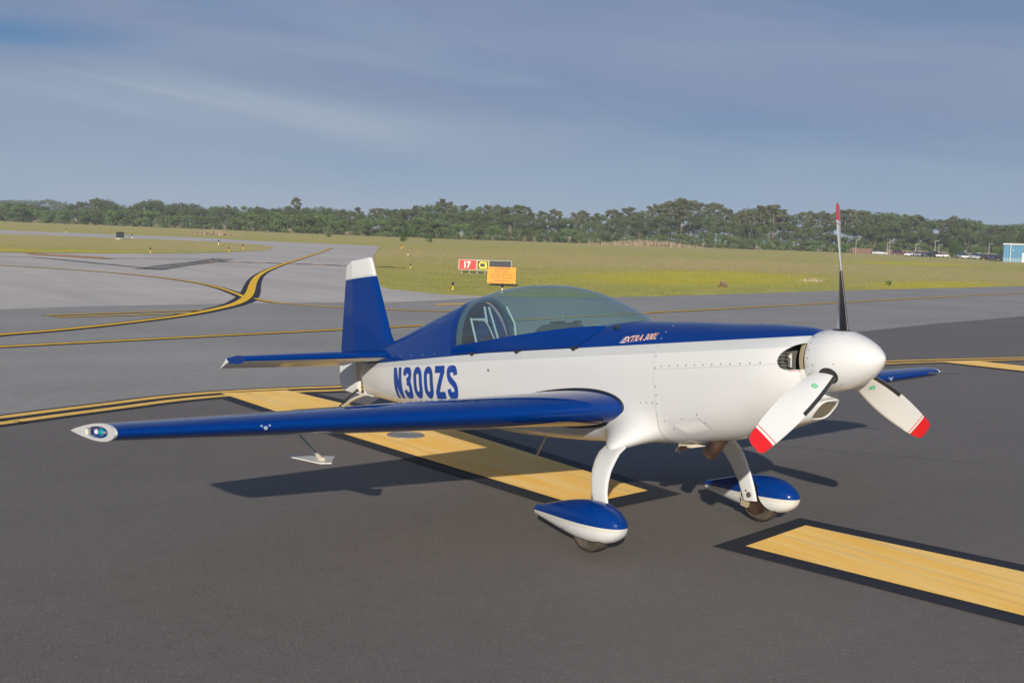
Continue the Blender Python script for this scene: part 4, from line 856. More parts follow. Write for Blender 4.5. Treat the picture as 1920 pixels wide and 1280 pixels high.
# --- exhaust, drain, lower firewall details
ex = MB(); ex.tube([(-.97, -.06, -.48), (-1.05, -.08, -.565), (-1.115, -.095, -.640)], [.048, .051, .051], 24, cap=False); ex.tube([(-1.114, -.095, -.639), (-1.05, -.08, -.565)], [.046, .046], 24, cap=False)
part(ex.build('exhaust_pipe', m_exh, plane))
b = MB(); b.tube([(-1.37, -.12, -.565), (-1.42, -.12, -.62)], .008, 8); b.tube([(-1.40, -.12, -.60), (-1.40, -.10, -.635)], .006, 8); part(b.build('drain_pipe', m_steel, plane))
b = MB(); b.tube([(-2.95, -.10, -.55), (-3.10, -.10, -.72)], .007, 8); part(b.build('vent_tube', m_steel, plane))
b = MB(); b.box((-1.27, -.10, -.572), (.13, .14, .022), 0); part(b.build('lower_engine_tray', m_beige, plane, smooth=False))
b = MB(); b.box((-1.27, -.19, -.585), (.05, .03, .03)); part(b.build('tray_bracket', m_exh, plane, smooth=False))

# --- louvred cooling panel on the lower right cowling
lv = [(-1.265, -.372), (-.935, -.332), (-.860, -.440), (-1.130, -.486)]
m_slot = mat('louvre_shadow_gap', (.16, .16, .155), .7)  # dark strips painted as the shade in the louvre openings
panel = side_patch('louvre_panel', lv, 10, 8, .0065, m_fus, plane)
A_, B_, C_, D__ = [np.array(q) for q in ((-1.205, -.385), (-.955, -.352), (-.885, -.436), (-1.105, -.470))]
for k in range(11):
    b = MB(); rows = []
    for j in range(7):
        w = j/6
        e0 = (A_*(1-k/11)+B_*k/11)*(1-w)+(D__*(1-k/11)+C_*k/11)*w; e1 = (A_*(1-(k+.7)/11)+B_*(k+.7)/11)*(1-w)+(D__*(1-(k+.7)/11)+C_*(k+.7)/11)*w
        hgt = .0035*math.sin(math.pi*min(max(w, .06), .94))**.4
        rows.append([on(e0[0], e0[1], .007+hgt)[0], on(e0[0]*.5+e1[0]*.5, e0[1]*.5+e1[1]*.5, .007+hgt*.8)[0], on(e1[0], e1[1], .0068)[0], on(e0[0]-.0005, e0[1], .0068)[0]])
    b.loft(rows, cap=True); o = fixnormals(b.build('louvre', m_fus, panel, smooth=False))
b = MB()
for k in range(12):
    rows = []
    for j in range(7):
        w = j/6; e0 = (A_*(1-(k-.36)/11)+B_*(k-.36)/11)*(1-w)+(D__*(1-(k-.36)/11)+C_*(k-.36)/11)*w; e1 = (A_*(1-k/11)+B_*k/11)*(1-w)+(D__*(1-k/11)+C_*k/11)*w
        rows.append([on(e0[0], e0[1], .0074)[0], on(e1[0], e1[1], .0074)[0]])
    if k: b.loft(rows, closed=False)
o = b.build('louvre_slot_shade', m_slot, panel, smooth=False); o['kind'] = 'stuff'

# --- gaps, screws and rivets: thin dark joints and real fastener heads following the skin
def seam(name, pts, w, mt, parent, off=.0015, side=-1, n=40):
    L = np.array(smooth_line(pts, 6)); T = np.gradient(L, axis=0); T /= np.linalg.norm(T, axis=1)[:, None]+1e-9; N = np.stack([-T[:, 1], T[:, 0]], 1)
    v, f = [], []
    for q, nn in zip(L, N):
        v.append(on(q[0]+nn[0]*w/2, q[1]+nn[1]*w/2, off, side)[0]); v.append(on(q[0]-nn[0]*w/2, q[1]-nn[1]*w/2, off, side)[0])
    for i in range(len(L)-1): f.append((2*i, 2*i+1, 2*i+3, 2*i+2))
    return part(fixnormals(obj(name, v, f, mt, parent, smooth=False)))
for s_ in (-1, 1):
    seam('cowling_joint', [(-1.332, z) for z in (-.54, -.45, -.3, -.1, .05, .155)], .0035, m_seam, plane, .001, s_)
    seam('cowling_joint', [(-1.332, z) for z in (.17, .22, .27, .30)], .0035, m_seamd, plane, .001, s_)
    seam('cowling_split_line', [(-1.33, -.012), (-1.0, -.012), (-.6, -.010), (-.29, -.004)], .0022, m_seam, plane, .0046, s_)
    seam('belly_panel_joint', [(-1.66, -.262), (-1.45, -.262), (-1.37, -.268), (-1.345, -.30)], .0022, m_seam, plane, .0012, s_)
b, bb = MB(), MB()
for s_ in (-1, 1):
    for z in (.075, -.005, -.135, -.195, -.255, -.33, -.39, -.44): p, n_ = on(-1.312, z, .0045, s_); add_spot(b, p, n_, .0052)
    for k in range(12): p, n_ = on(-1.25+.078*k, .006, .0045, s_); add_spot(b, p, n_, .0052)
    for x in (-1.36, -1.42, -1.48, -1.54, -1.60): p, n_ = on(x, -.250, .001, s_); add_spot(b, p, n_, .0050)
    for x, z in ((-1.27, -.378), (-1.10, -.358), (-.955, -.330), (-1.205, -.43), (-.905, -.385)): p, n_ = on(x, z, .0075, s_); add_spot(b, p, n_, .0048)
    for x in (-3.97, -4.2, -4.45): p, n_ = on(x, -.05, .001, s_); add_spot(b, p, n_, .003)
    for z in (.06, .02, -.02, -.06, -.10, -.14, -.18, -.22, -.26): p, n_ = on(-4.02+.01*math.sin(z*40), z, .001, s_, SR); add_spot(b, p, n_, .0022)
    for x in (-4.3, -4.55, -4.8, -5.05, -5.25): p, n_ = on(x, .185, .0012, s_, SR); add_spot(bb, p, n_, .0045)
    for z in (.20, .245, .285): p, n_ = on(-1.312, z, .0045, s_); add_spot(bb, p, n_, .0052)
o = part(b.build('skin_screw', m_screw, plane, smooth=False)); o['kind'] = 'stuff'
o = part(bb.build('deck_screw', m_screwb, plane, smooth=False)); o['kind'] = 'stuff'
p, n_ = on(-3.36, .02, .001); b = MB(); add_spot(b, p, n_, .013, .004); add_spot(b, p+Vector((.004, 0, 0)), n_, .006, .007); part(b.build('fuselage_step_latch', m_steel, plane, smooth=False))
seam('turtle_deck_joint', [(-3.985, z) for z in (.18, .25, .33, .42, .50)], .004, m_seamd, plane, .0015, -1)

# --- canopy: bubble, frame skirt, rear hoop
ze_pts = [(-1.70, .300), (-1.82, .310), (-2.1, .325), (-2.5, .318), (-3.0, .293), (-3.5, .262), (-4.00, .238)]
zt_pts = [(-1.70, .325), (-1.80, .368), (-1.90, .412), (-2.09, .495), (-2.337, .597), (-2.597, .668), (-2.872, .708), (-3.162, .727), (-3.468, .725), (-3.792, .693), (-4.00, .655)]
wb_pts = [(-1.70, .010), (-1.78, .105), (-1.90, .180), (-2.1, .250), (-2.4, .305), (-2.8, .338), (-3.3, .343), (-3.7, .333), (-4.00, .320)]
def ip(tab, x): a = sorted(tab); return float(np.interp(x, [q[0] for q in a], [q[1] for q in a]))
def sm(tab, x):      # smoothed interpolation
    return sum(ip(tab, x+d)*w for d, w in ((-.10, .1), (-.05, .2), (0, .4), (.05, .2), (.10, .1)))
def bub(x, q, grow=0.):
    ze, zt, wb = sm(ze_pts, x), sm(zt_pts, x), sm(wb_pts, x); c, s_ = math.cos(q), math.sin(q); e = 2/2.15
    return Vector((x, (wb+grow)*math.copysign(abs(c)**e, c), ze+(zt-ze+grow)*abs(s_)**e))
xsb = frange(-1.70, -3.93, .045); qs = np.linspace(0, math.pi, 49)
b = MB(); b.loft([[bub(x, 0)-Vector((0, 0, .06))]+[bub(x, q) for q in qs]+[bub(x, math.pi)-Vector((0, 0, .06))] for x in xsb], closed=False)
glass = part(b.build('canopy_glass', m_glass, plane, sharp=None)); fixnormals(glass)
b = MB(); b.loft([[bub(x, q, .004) for q in qs] for x in (-3.905, -3.93, -3.96, -3.985, -4.0)], closed=False); part(fixnormals(b.build('canopy_rear_frame', m_blue, plane)))
b = MB(); b.loft([[bub(x, q, g) for q in qs] for x, g in ((-3.86, -.006), (-3.91, -.004), (-3.91, -.035), (-3.86, -.035))]+[[bub(-3.86, q, -.006) for q in qs]], closed=False); part(b.build('canopy_hoop', mat('hoop_grey', (.045, .085, .12), .4), plane))
# skirt below the glass, following fuselage side and proud of it
for s_ in (-1, 1):
    v, f = [], []; xs_ = frange(-2.005, -3.985, .03); nj = 8
    for i, x in enumerate(xs_):
        ze = sm(ze_pts, x)+.006; z0 = .178
        if x > -2.25: z0 = .178+((x+2.25)/.25)**2*(ze-.006-.178)
        for j in range(nj+1):
            z = z0+(ze-z0)*j/nj
            y0 = surf_y(x, z0, ST)+.006; f_ = j/nj; p = Vector((x, s_*(y0+(sm(wb_pts, x)+.007-y0)*f_**1.6), z))
            v.append(p)
    for i in range(len(xs_)-1):
        for j in range(nj): k = i*(nj+1)+j; f.append((k, k+1, k+nj+2, k+nj+1))
    sk = part(fixnormals(obj('canopy_frame', v, f, m_blue, plane)))
    seam('canopy_gap', [(-3.975, .235), (-3.965, .205), (-3.90, .174), (-3.4, .174), (-2.8, .174), (-2.35, .175), (-2.24, .176), (-2.18, .186), (-2.12, .214), (-2.06, .258), (-2.03, .285)], .006, m_seamd, plane, .0045, s_)
    for x in (-3.62, -2.95, -2.22):
        b = MB(); p, n_ = on(x, .168, .004, s_, ST); b.box((p.x, p.y, p.z), (.09, .016, .014)); b.box((p.x-.005, p.y+s_*.004, p.z-.012), (.028, .018, .016)); part(b.build('canopy_hinge', m_dark, plane, smooth=False))
b = MB(); p, n_ = on(-1.86, .297, .004); b.tube([p+n_*.0-Vector((.035, 0, 0)), p+n_*.008, p+n_*.010+Vector((.012, 0, 0))], [.004, .014, .016], 12); part(b.build('fresh_air_vent', m_dark, plane))
# cockpit interior
b = MB()
for x0, x1 in ((-2.05, -3.96),):
    rr = []
    for x in frange(x0, x1, .2):
        w = surf_y(x, .15, ST)-.03; rr.append([Vector((x, w, .15)), Vector((x, w, -.05)), Vector((x, w*.8, -.28)), Vector((x, -w*.8, -.28)), Vector((x, -w, -.05)), Vector((x, -w, .15))])
    b.loft(rr, closed=False)
    b.add([rr[-1][k]+Vector((0, 0, .0)) for k in range(6)], [tuple(range(6))])
part(b.build('cockpit_tub', m_dark, plane, smooth=False))
m_coam = mat('coaming_grey', (.05, .055, .06), .55)
b = MB(); rr = []
for x, w, h in ((-2.02, .20, .325), (-2.2, .25, .335), (-2.34, .26, .335), (-2.36, .26, .32), (-2.36, .24, .05)):
    rr.append([Vector((x, w*math.cos(q), .02+(h-.02)*math.sin(q)**.7)) for q in np.linspace(.0, math.pi, 15)])
b.loft(rr, closed=False); part(b.build('front_instrument_cover', m_coam, plane))
b = MB(); rr = []
for x, w, h in ((-2.62, .20, .345), (-2.70, .23, .385), (-2.92, .235, .385), (-2.94, .22, .1)):
    rr.append([Vector((x, w*math.copysign(abs(math.cos(q))**.7, math.cos(q)), .02+(h-.02)*math.sin(q)**.45)) for q in np.linspace(.0, math.pi, 19)])
b.loft(rr, closed=False); hd_ = part(b.build('rear_instrument_cover', m_coam, plane))
b = MB(); b.box((-2.76, -.08, .392), (.10, .08, .014)); b.build('glareshield_device', m_dark, hd_, smooth=False); b = MB(); b.box((-2.72, .10, .390), (.06, .05, .016)); b.build('glareshield_device', m_dark, hd_, smooth=False)
for x0, h in ((-2.70, .20), (-3.70, .30)):
    b = MB(); rr = []
    for x, z, w in ((x0+.42, -.24, .19), (x0+.12, -.20, .20), (x0+.02, .05, .21), (x0-.08, h-.10, .17), (x0-.12, h, .11)):
        rr.append([Vector((x, w*c, z)) for c in (-1, -.8, -.3, .3, .8, 1)]+[Vector((x-.05, w*c, z-.02)) for c in (1, .8, .3, -.3, -.8, -1)])
    b.loft(rr, cap=True); part(fixnormals(b.build('pilot_seat', mat('seat_black', (.03, .03, .032), .7), plane)))
for pts in ([(-3.66, -.27, .25), (-3.76, -.25, .48)], [(-3.76, -.25, .47), (-3.74, -.10, .47)], [(-3.38, -.22, .22), (-3.66, -.12, .57)], [(-3.52, .06, .25), (-3.56, .08, .42), (-3.64, .06, .57)], [(-3.70, -.12, .44), (-3.70, -.14, .58)]):
    b = MB(); b.tube(pts, .0095, 10); part(b.build('cockpit_frame_tube', m_tube, plane))
b = MB(); L = smooth_line([(-3.72, .46), (-3.62, .45), (-3.55, .38), (-3.50, .30), (-3.44, .26)], 5); b.tube([(x, -.20, z) for x, z in L], .006, 8); part(b.build('harness_strap', m_tube, plane))

# --- wings
def foil(t, n=22):
    xs_ = [(1-math.cos(math.pi*i/n))/2 for i in range(n+1)]
    th = lambda x: 5*t*(.2969*math.sqrt(x)-.1260*x-.3516*x*x+.2843*x**3-.1036*x**4)
    up_ = [(x, th(x)) for x in xs_]; lo = [(x, -th(x)) for x in xs_[1:-1]][::-1]
    return up_[::-1][:-1][::-1], th
def foil_ring(t, x0, x1, le, ch, y, z, n=26, grow=0.):
    """closed ring between chord fractions x0 and x1: upper side aft-to-front, then lower front-to-aft"""
    th = lambda x: max(5*t*(.2969*math.sqrt(x)-.1260*x-.3516*x*x+.2843*x**3-.1036*x**4), 0)
    fr = [x0+(x1-x0)*(1-math.cos(math.pi/2*i/n)) for i in range(n+1)]
    up_ = [Vector((le-x*ch+(grow if x == 0 else 0)*1.0, y, z+th(x)*ch+grow*(1 if x > 0 else 0))) for x in fr[::-1]]; lo = [Vector((le-x*ch, y, z-th(x)*ch-grow)) for x in (fr[1:] if x0 == 0 else fr)]
    return up_+lo
def wing_at(y):
    a = abs(y); u = (a-.364)/(4.0-.364)
    return -1.667+(-1.900+1.667)*u, 1.78+(.86-1.78)*u, -.302+a*.0229, .158+(.122-.158)*u
HINGE = .72
for s_ in (-1, 1):
    rings = []; ys = list(np.linspace(.30, 3.985, 30))
    for y in ys:
        le, ch, z, t_ = wing_at(y); rings.append(foil_ring(t_, 0, HINGE, le, ch, s_*y, z))
    b = MB(); b.loft(rings, cap=True)
    nr = len(rings[0]); per = nr
    # lower surface aft of the leading edge band is white
    for i, f in enumerate(b.f[:(len(rings)-1)*per]):
        k = i % per
        if k > 26+9: b.m[i] = 1
    w = part(fixnormals(b.build('wing', [m_blue, m_white], plane, sharp=50)))
    rings = []
    for y in np.linspace(.62, 3.985, 14):
        le, ch, z, t_ = wing_at(y); rings.append(foil_ring(t_, HINGE+.008, 1.0, le, ch, s_*y, z, 8))
    b = MB(); b.loft(rings, cap=True); ai = part(fixnormals(b.build('aileron', [m_blue, m_white], plane, sharp=50)))
    rings = []
    for y in (.33, .61):
        le, ch, z, t_ = wing_at(y); rings.append(foil_ring(t_, HINGE+.001, 1.0, le, ch, s_*y, z, 8))
    b = MB(); b.loft(rings, cap=True); part(fixnormals(b.build('wing_root_trailing_edge', m_blue, plane, sharp=50)))
    # rubber gap seal hugging the wing root
    b = MB(); rr = []
    for y, g in ((.330, .004), (.335, .015), (.392, .015), (.400, .002)):
        le, ch, z, t_ = wing_at(y); t2 = t_; R0 = foil_ring(t2, 0, .98, le, ch, s_*y, z, 26)
        c0 = Vector((le-.3*ch, s_*y, z)); out = []
        for i, p in enumerate(R0):
            a, q = R0[(i-1) % len(R0)], R0[(i+1) % len(R0)]; tg = (q-a); n_ = Vector((-tg.z, 0, tg.x)).normalized()
            if n_.dot(p-c0) < 0: n_ = -n_
            out.append(p+n_*g)
        rr.append(out)
    b.loft(rr, closed=False); part(fixnormals(b.build('wing_root_seal', m_black, plane)))
    # tip: white end cap with recessed lamp bay and pointed aileron tip
    le, ch, z, t_ = wing_at(4.0)
    b = MB(); b.loft([foil_ring(t_, 0, HINGE-.02, le, ch, s_*3.985, z), foil_ring(t_, 0, HINGE-.02, le+.002, ch, s_*4.0, z), ], cap=False)
    R1 = foil_ring(t_, 0, HINGE-.02, le+.002, ch, s_*4.0, z); cin = Vector((le-.36*ch, s_*4.0, z))
    inner = [Vector((cin.x+(p.x-cin.x)*.70-.035, s_*4.0, cin.z+(p.z-cin.z)*(.66 if p.x > cin.x-.12 else .55))) for p in R1]; deep = [Vector((p.x, s_*3.955, cin.z+(p.z-cin.z)*.9)) for p in inner]
    b.loft([R1, inner, deep]); b.f.append(tuple(range(len(b.v)-len(R1), len(b.v)))); b.m.append(0)
    cap_ = part(fixnormals(b.build('wing_tip_cap', m_white, plane, sharp=30)))
    b = MB(); b.loft([foil_ring(t_, HINGE-.012, 1.0, le, ch, s_*3.985, z, 8), foil_ring(t_, HINGE-.012, 1.0, le, ch, s_*4.0, z, 8)], cap=True); fixnormals(b.build('aileron_tip', m_white, cap_, sharp=30))
    def ball(c, r, n=14, sx=1.):
        bq = MB(); bq.loft([[Vector((c[0]+sx*r*math.sin(a)*math.cos(q), c[1]+r*math.cos(a), c[2]+r*math.sin(a)*math.sin(q))) for q in np.linspace(0, 2*math.pi, n, endpoint=False)] for a in np.linspace(.02, math.pi-.02, 9)], cap=True); return bq
    lz = z
    fixnormals(ball((le-.265, s_*3.985, lz), .025).build('navigation_light', m_teal if s_ < 0 else m_red, cap_))
    fixnormals(ball((le-.385, s_*3.980, lz), .018, sx=1.6).build('strobe_light', m_lens, cap_))
    b = MB(); b.box((le-.225, s_*3.985, lz), (.035, .012, .012)); b.build('lamp_bracket', m_brass, cap_, smooth=False); b = MB(); b.box((le-.52, s_*3.978, lz), (.035, .02, .035)); b.build('lamp_bracket', m_brass, cap_, smooth=False)
    # tie-down fitting on the leading edge
    le3, ch3, z3, t3 = wing_at(3.12); b = MB()
    for dy, dx_, dz_, r in ((0, .002, -.010, .012), (-.026, .0, .004, .006), (.026, .0, .004, .006)): add_spot(b, (le3-.004+dx_, s_*(3.12+dy), z3+dz_), (1, 0, -.2), r, .010)
    part(b.build('tie_down_fitting', m_screwb, plane, smooth=False))
# aileron spades
for s_ in (-1, 1):
    W2B = lambda X, Y, Z: Vector((X*math.cos(TH)+(Z-HZ)*math.sin(TH), Y, -X*math.sin(TH)+(Z-HZ)*math.cos(TH)))
    pts = SPADE; v = []
    for X, Y, Z in pts: p = W2B(X, Y, Z); v.append(Vector((p.x, p.y*(-s_), p.z)))
    n_ = (v[1]-v[0]).cross(v[2]-v[0]).normalized(); up_ = n_ if n_.z > 0 else -n_
    b = MB(); n = len(v); b.add([p+up_*.004 for p in v]+[p-up_*.004 for p in v], [tuple(range(n)), tuple(range(n, 2*n))[::-1]]+[(i, (i+1) % n, (i+1) % n+n, i+n) for i in range(n)])
    arm_ = MB(); p0, p1 = [W2B(*q) for q in SPADE_ARM]; p0.y *= -s_; p1.y *= -s_
    arm_.tube([p0, p1], [.007, .010], 10); so = part(arm_.build('aileron_spade_arm', m_tube, plane)); fixnormals(b.build('spade_plate', m_white, so, smooth=False))
    b = MB(); b.tube([p1-Vector((0, 0, .004)), p1+(p0-p1)*.12], [.022, .014], 10); b.build('spade_mount', m_beige, so)
    b = MB(); b.tube([p0-Vector((0, 0, .0)), p0+(p1-p0)*.04], .014, 8); b.build('arm_joint', m_dark, so)
# pitot tube on the port leading edge near the tip
le, ch, z, t_ = wing_at(3.80); b = MB(); b.tube([(le-.03, 3.80, z), (le+.13, 3.80, z), (le+.335, 3.80, z)], [.011, .008, .006], 10); part(b.build('pitot_tube', m_steel, plane))
b = MB(); b.box((le-.30, 3.3, z-.09), (.02, .012, .05)); part(b.build('tie_down_ring', m_steel, plane))

# --- tail
for s_ in (-1, 1):
    rings = []
    for y in np.linspace(.02, 1.59, 14):
        u = (y-.12)/(1.593-.12); le = -5.378+(-5.60+5.378)*u; z = .205+.012*u; tt = .062-.020*u; hx = -5.99
        # half-thickness profile as a blunt ellipse in front, tapering slightly to the hinge
        ch = le-hx; R0 = []
        for q in np.linspace(math.pi*.5, math.pi*1.5, 21):
            R0.append(Vector((le-.42*ch-(.42*ch)*math.cos(q)*1.0, s_*y, z+tt*math.sin(q))))
        R0 = R0+[Vector((hx, s_*y, z-tt*.62)), Vector((hx, s_*y, z+tt*.62))]; rings.append(R0)
    b = MB(); b.loft(rings, cap=True)
    nr = len(rings[0])
    for i in range((len(rings)-1)*nr):
        if i % nr in range(13, 21): b.m[i] = 1
    part(fixnormals(b.build('tailplane', [m_blue, m_white], plane, sharp=60)))
    rings = []; dr = R_(24)
    for y in np.linspace(.10, 1.60, 12):
        u = (y-.12)/(1.593-.12); z = .205+.012*u; hx = -6.0; c_ = .42-.24*u; tt = (.062-.020*u)*.60; tip = Vector((-6.43+.274*u, s_*y, .120+.026*u))
        rings.append([Vector((hx, s_*y, z+tt)), Vector((hx+.012, s_*y, z)), Vector((hx, s_*y, z-tt)), tip-Vector((0, 0, .003)), tip+Vector((0, 0, .003))])
    b = MB(); b.loft(rings, cap=True)
    for i in range((len(rings)-1)*5):
        if i % 5 in (1, 2): b.m[i] = 1
    b.m[-1] = b.m[-2] = 1
    part(fixnormals(b.build('elevator', [m_blue, m_white], plane, sharp=25)))
# fin and rudder
def vfoil(x0, x1, z, th, n=12):   # lens-shaped horizontal section from leading edge x0 to x1 (flat aft)
    out = []
    for i in range(n+1):
        u = i/n; x = x0+(x1-x0)*(1-math.cos(math.pi/2*u)); out.append(Vector((x, -th*math.sqrt(max(1-(1-u)**2, 0)) if u > 0 else 0, z)))
    return out+[Vector((p.x, -p.y, p.z)) for p in out[1:]][::-1]
m_fin = mat('fin_paint', BLUE, .4, coat=1., coatrough=.025, spec=0.); t = NT(m_fin)
spz = t.node('ShaderNodeSeparateXYZ'); t.l.new(t.coord('Object'), spz.inputs[0])
zz = t.math('ADD', spz.outputs[2], t.math('MULTIPLY', spz.outputs[0], .012))
t.color(t.mix(t.math('GREATER_THAN', zz, .985), t.mix(t.math('GREATER_THAN', zz, .965), BLUE, GREY), WHITE)); t.bump(t.noise(t.coord('Object'), 1.6, 2, .4), .12, .03)
rings = []
for z in np.linspace(.16, 1.225, 26):
    u = (z-.34)/.9; le = -5.552-.336*u
    if z < .42: le += (.42-z)**1.5*1.1
    rings.append(vfoil(le, -6.265, z, (.052-.022*max(u, 0))))
rings.append(vfoil(-5.90, -6.265, 1.238, .018)); b = MB(); b.loft(rings, cap=True); part(fixnormals(b.build('fin', m_fin, plane, sharp=50)))
rings = []
def te(z):
    return float(np.interp(z, [-.185, -.17, -.12, -.05, .10, .30, 1.24], [-6.40, -6.56, -6.655, -6.70, -6.685, -6.635, -6.42]))
for z in list(np.linspace(-.185, .10, 10))+list(np.linspace(.13, 1.235, 20)):
    u = max((z-.3)/.9, 0); th = .046-.020*u; zt_ = z
    if z < .14: th = .028
    rings.append([Vector((-6.272, -th, z)), Vector((-6.272, th, z)), Vector((te(z), .003, z-(.035 if z > 1.2 else 0))), Vector((te(z), -.003, z-(.035 if z > 1.2 else 0)))])
m_rud = mat('rudder_paint', BLUE, .4, coat=1., spec=0.); t = NT(m_rud); spz = t.node('ShaderNodeSeparateXYZ'); t.l.new(t.coord('Object'), spz.inputs[0])
zz = t.math('ADD', spz.outputs[2], t.math('MULTIPLY', spz.outputs[0], .012))
c1 = t.mix(t.math('GREATER_THAN', zz, .985), t.mix(t.math('GREATER_THAN', zz, .965), BLUE, GREY), WHITE)
t.color(t.mix(t.math('LESS_THAN', spz.outputs[2], .16), c1, WHITE))
b = MB(); b.loft(rings, cap=True); part(fixnormals(b.build('rudder', m_rud, plane, sharp=20)))
b = MB(); b.tube([(-6.14, 0, -.20), (-6.20, 0, .20)], .016, 10); b.tube([(-6.10, 0, -.16), (-6.24, 0, .14)], .010, 8); b.tube([(-6.255, 0, -.17), (-6.255, 0, .2)], .014, 10); part(b.build('tail_post', m_beige, plane))
b = MB(); b.box((-6.19, 0, .155), (.22, .03, .02)); part(b.build('tail_post_fitting', m_beige, plane, smooth=False))
b = MB(); b.box((-6.16, 0, -.195), (.16, .05, .014)); part(b.build('tail_post_fitting', m_beige, plane, smooth=False))
b = MB(); L = smooth_line([(-5.96, -.215), (-6.10, -.200), (-6.30, -.225), (-6.50, -.275), (-6.66, -.345), (-6.74, -.42)], 4)
b.loft([[Vector((x, s1*.022, z+s2*.008)) for s1, s2 in ((-1, -1), (1, -1), (1, 1), (-1, 1))] for x, z in L], cap=True); part(fixnormals(b.build('tail_spring', m_white, plane, smooth=False)))
b = MB(); b.tube([(-6.22, -.05, -.14), (-6.33, -.05, -.185), (-6.50, -.05, -.245), (-6.66, -.04, -.33)], .006, 8)
for k in range(8): b.box((-6.24-.055*k, -.05, -.15-.024*k), (.02, .014, .016), ry=.4)
part(b.build('steering_link', m_dark, plane))
b = MB(); wz_ = -.5345+.0; b.loft([[Vector((-6.80+r*math.sin(q), y, -.455-.0+r*math.cos(q)-.0)) for q in np.linspace(0, 2*math.pi, 28, endpoint=False)] for y, r in ((-.022, .045), (-.028, .068), (-.015, .079), (.015, .079), (.028, .068), (.022, .045))], cap=True); part(fixnormals(b.build('tail_wheel', m_tyre, plane)))
b = MB(); b.box((-6.79, -.036, -.43), (.03, .006, .11)); b.box((-6.79, .036, -.43), (.03, .006, .11)); b.box((-6.77, 0, -.385), (.05, .07, .012)); part(b.build('tail_wheel_fork', m_steel, plane, smooth=False))

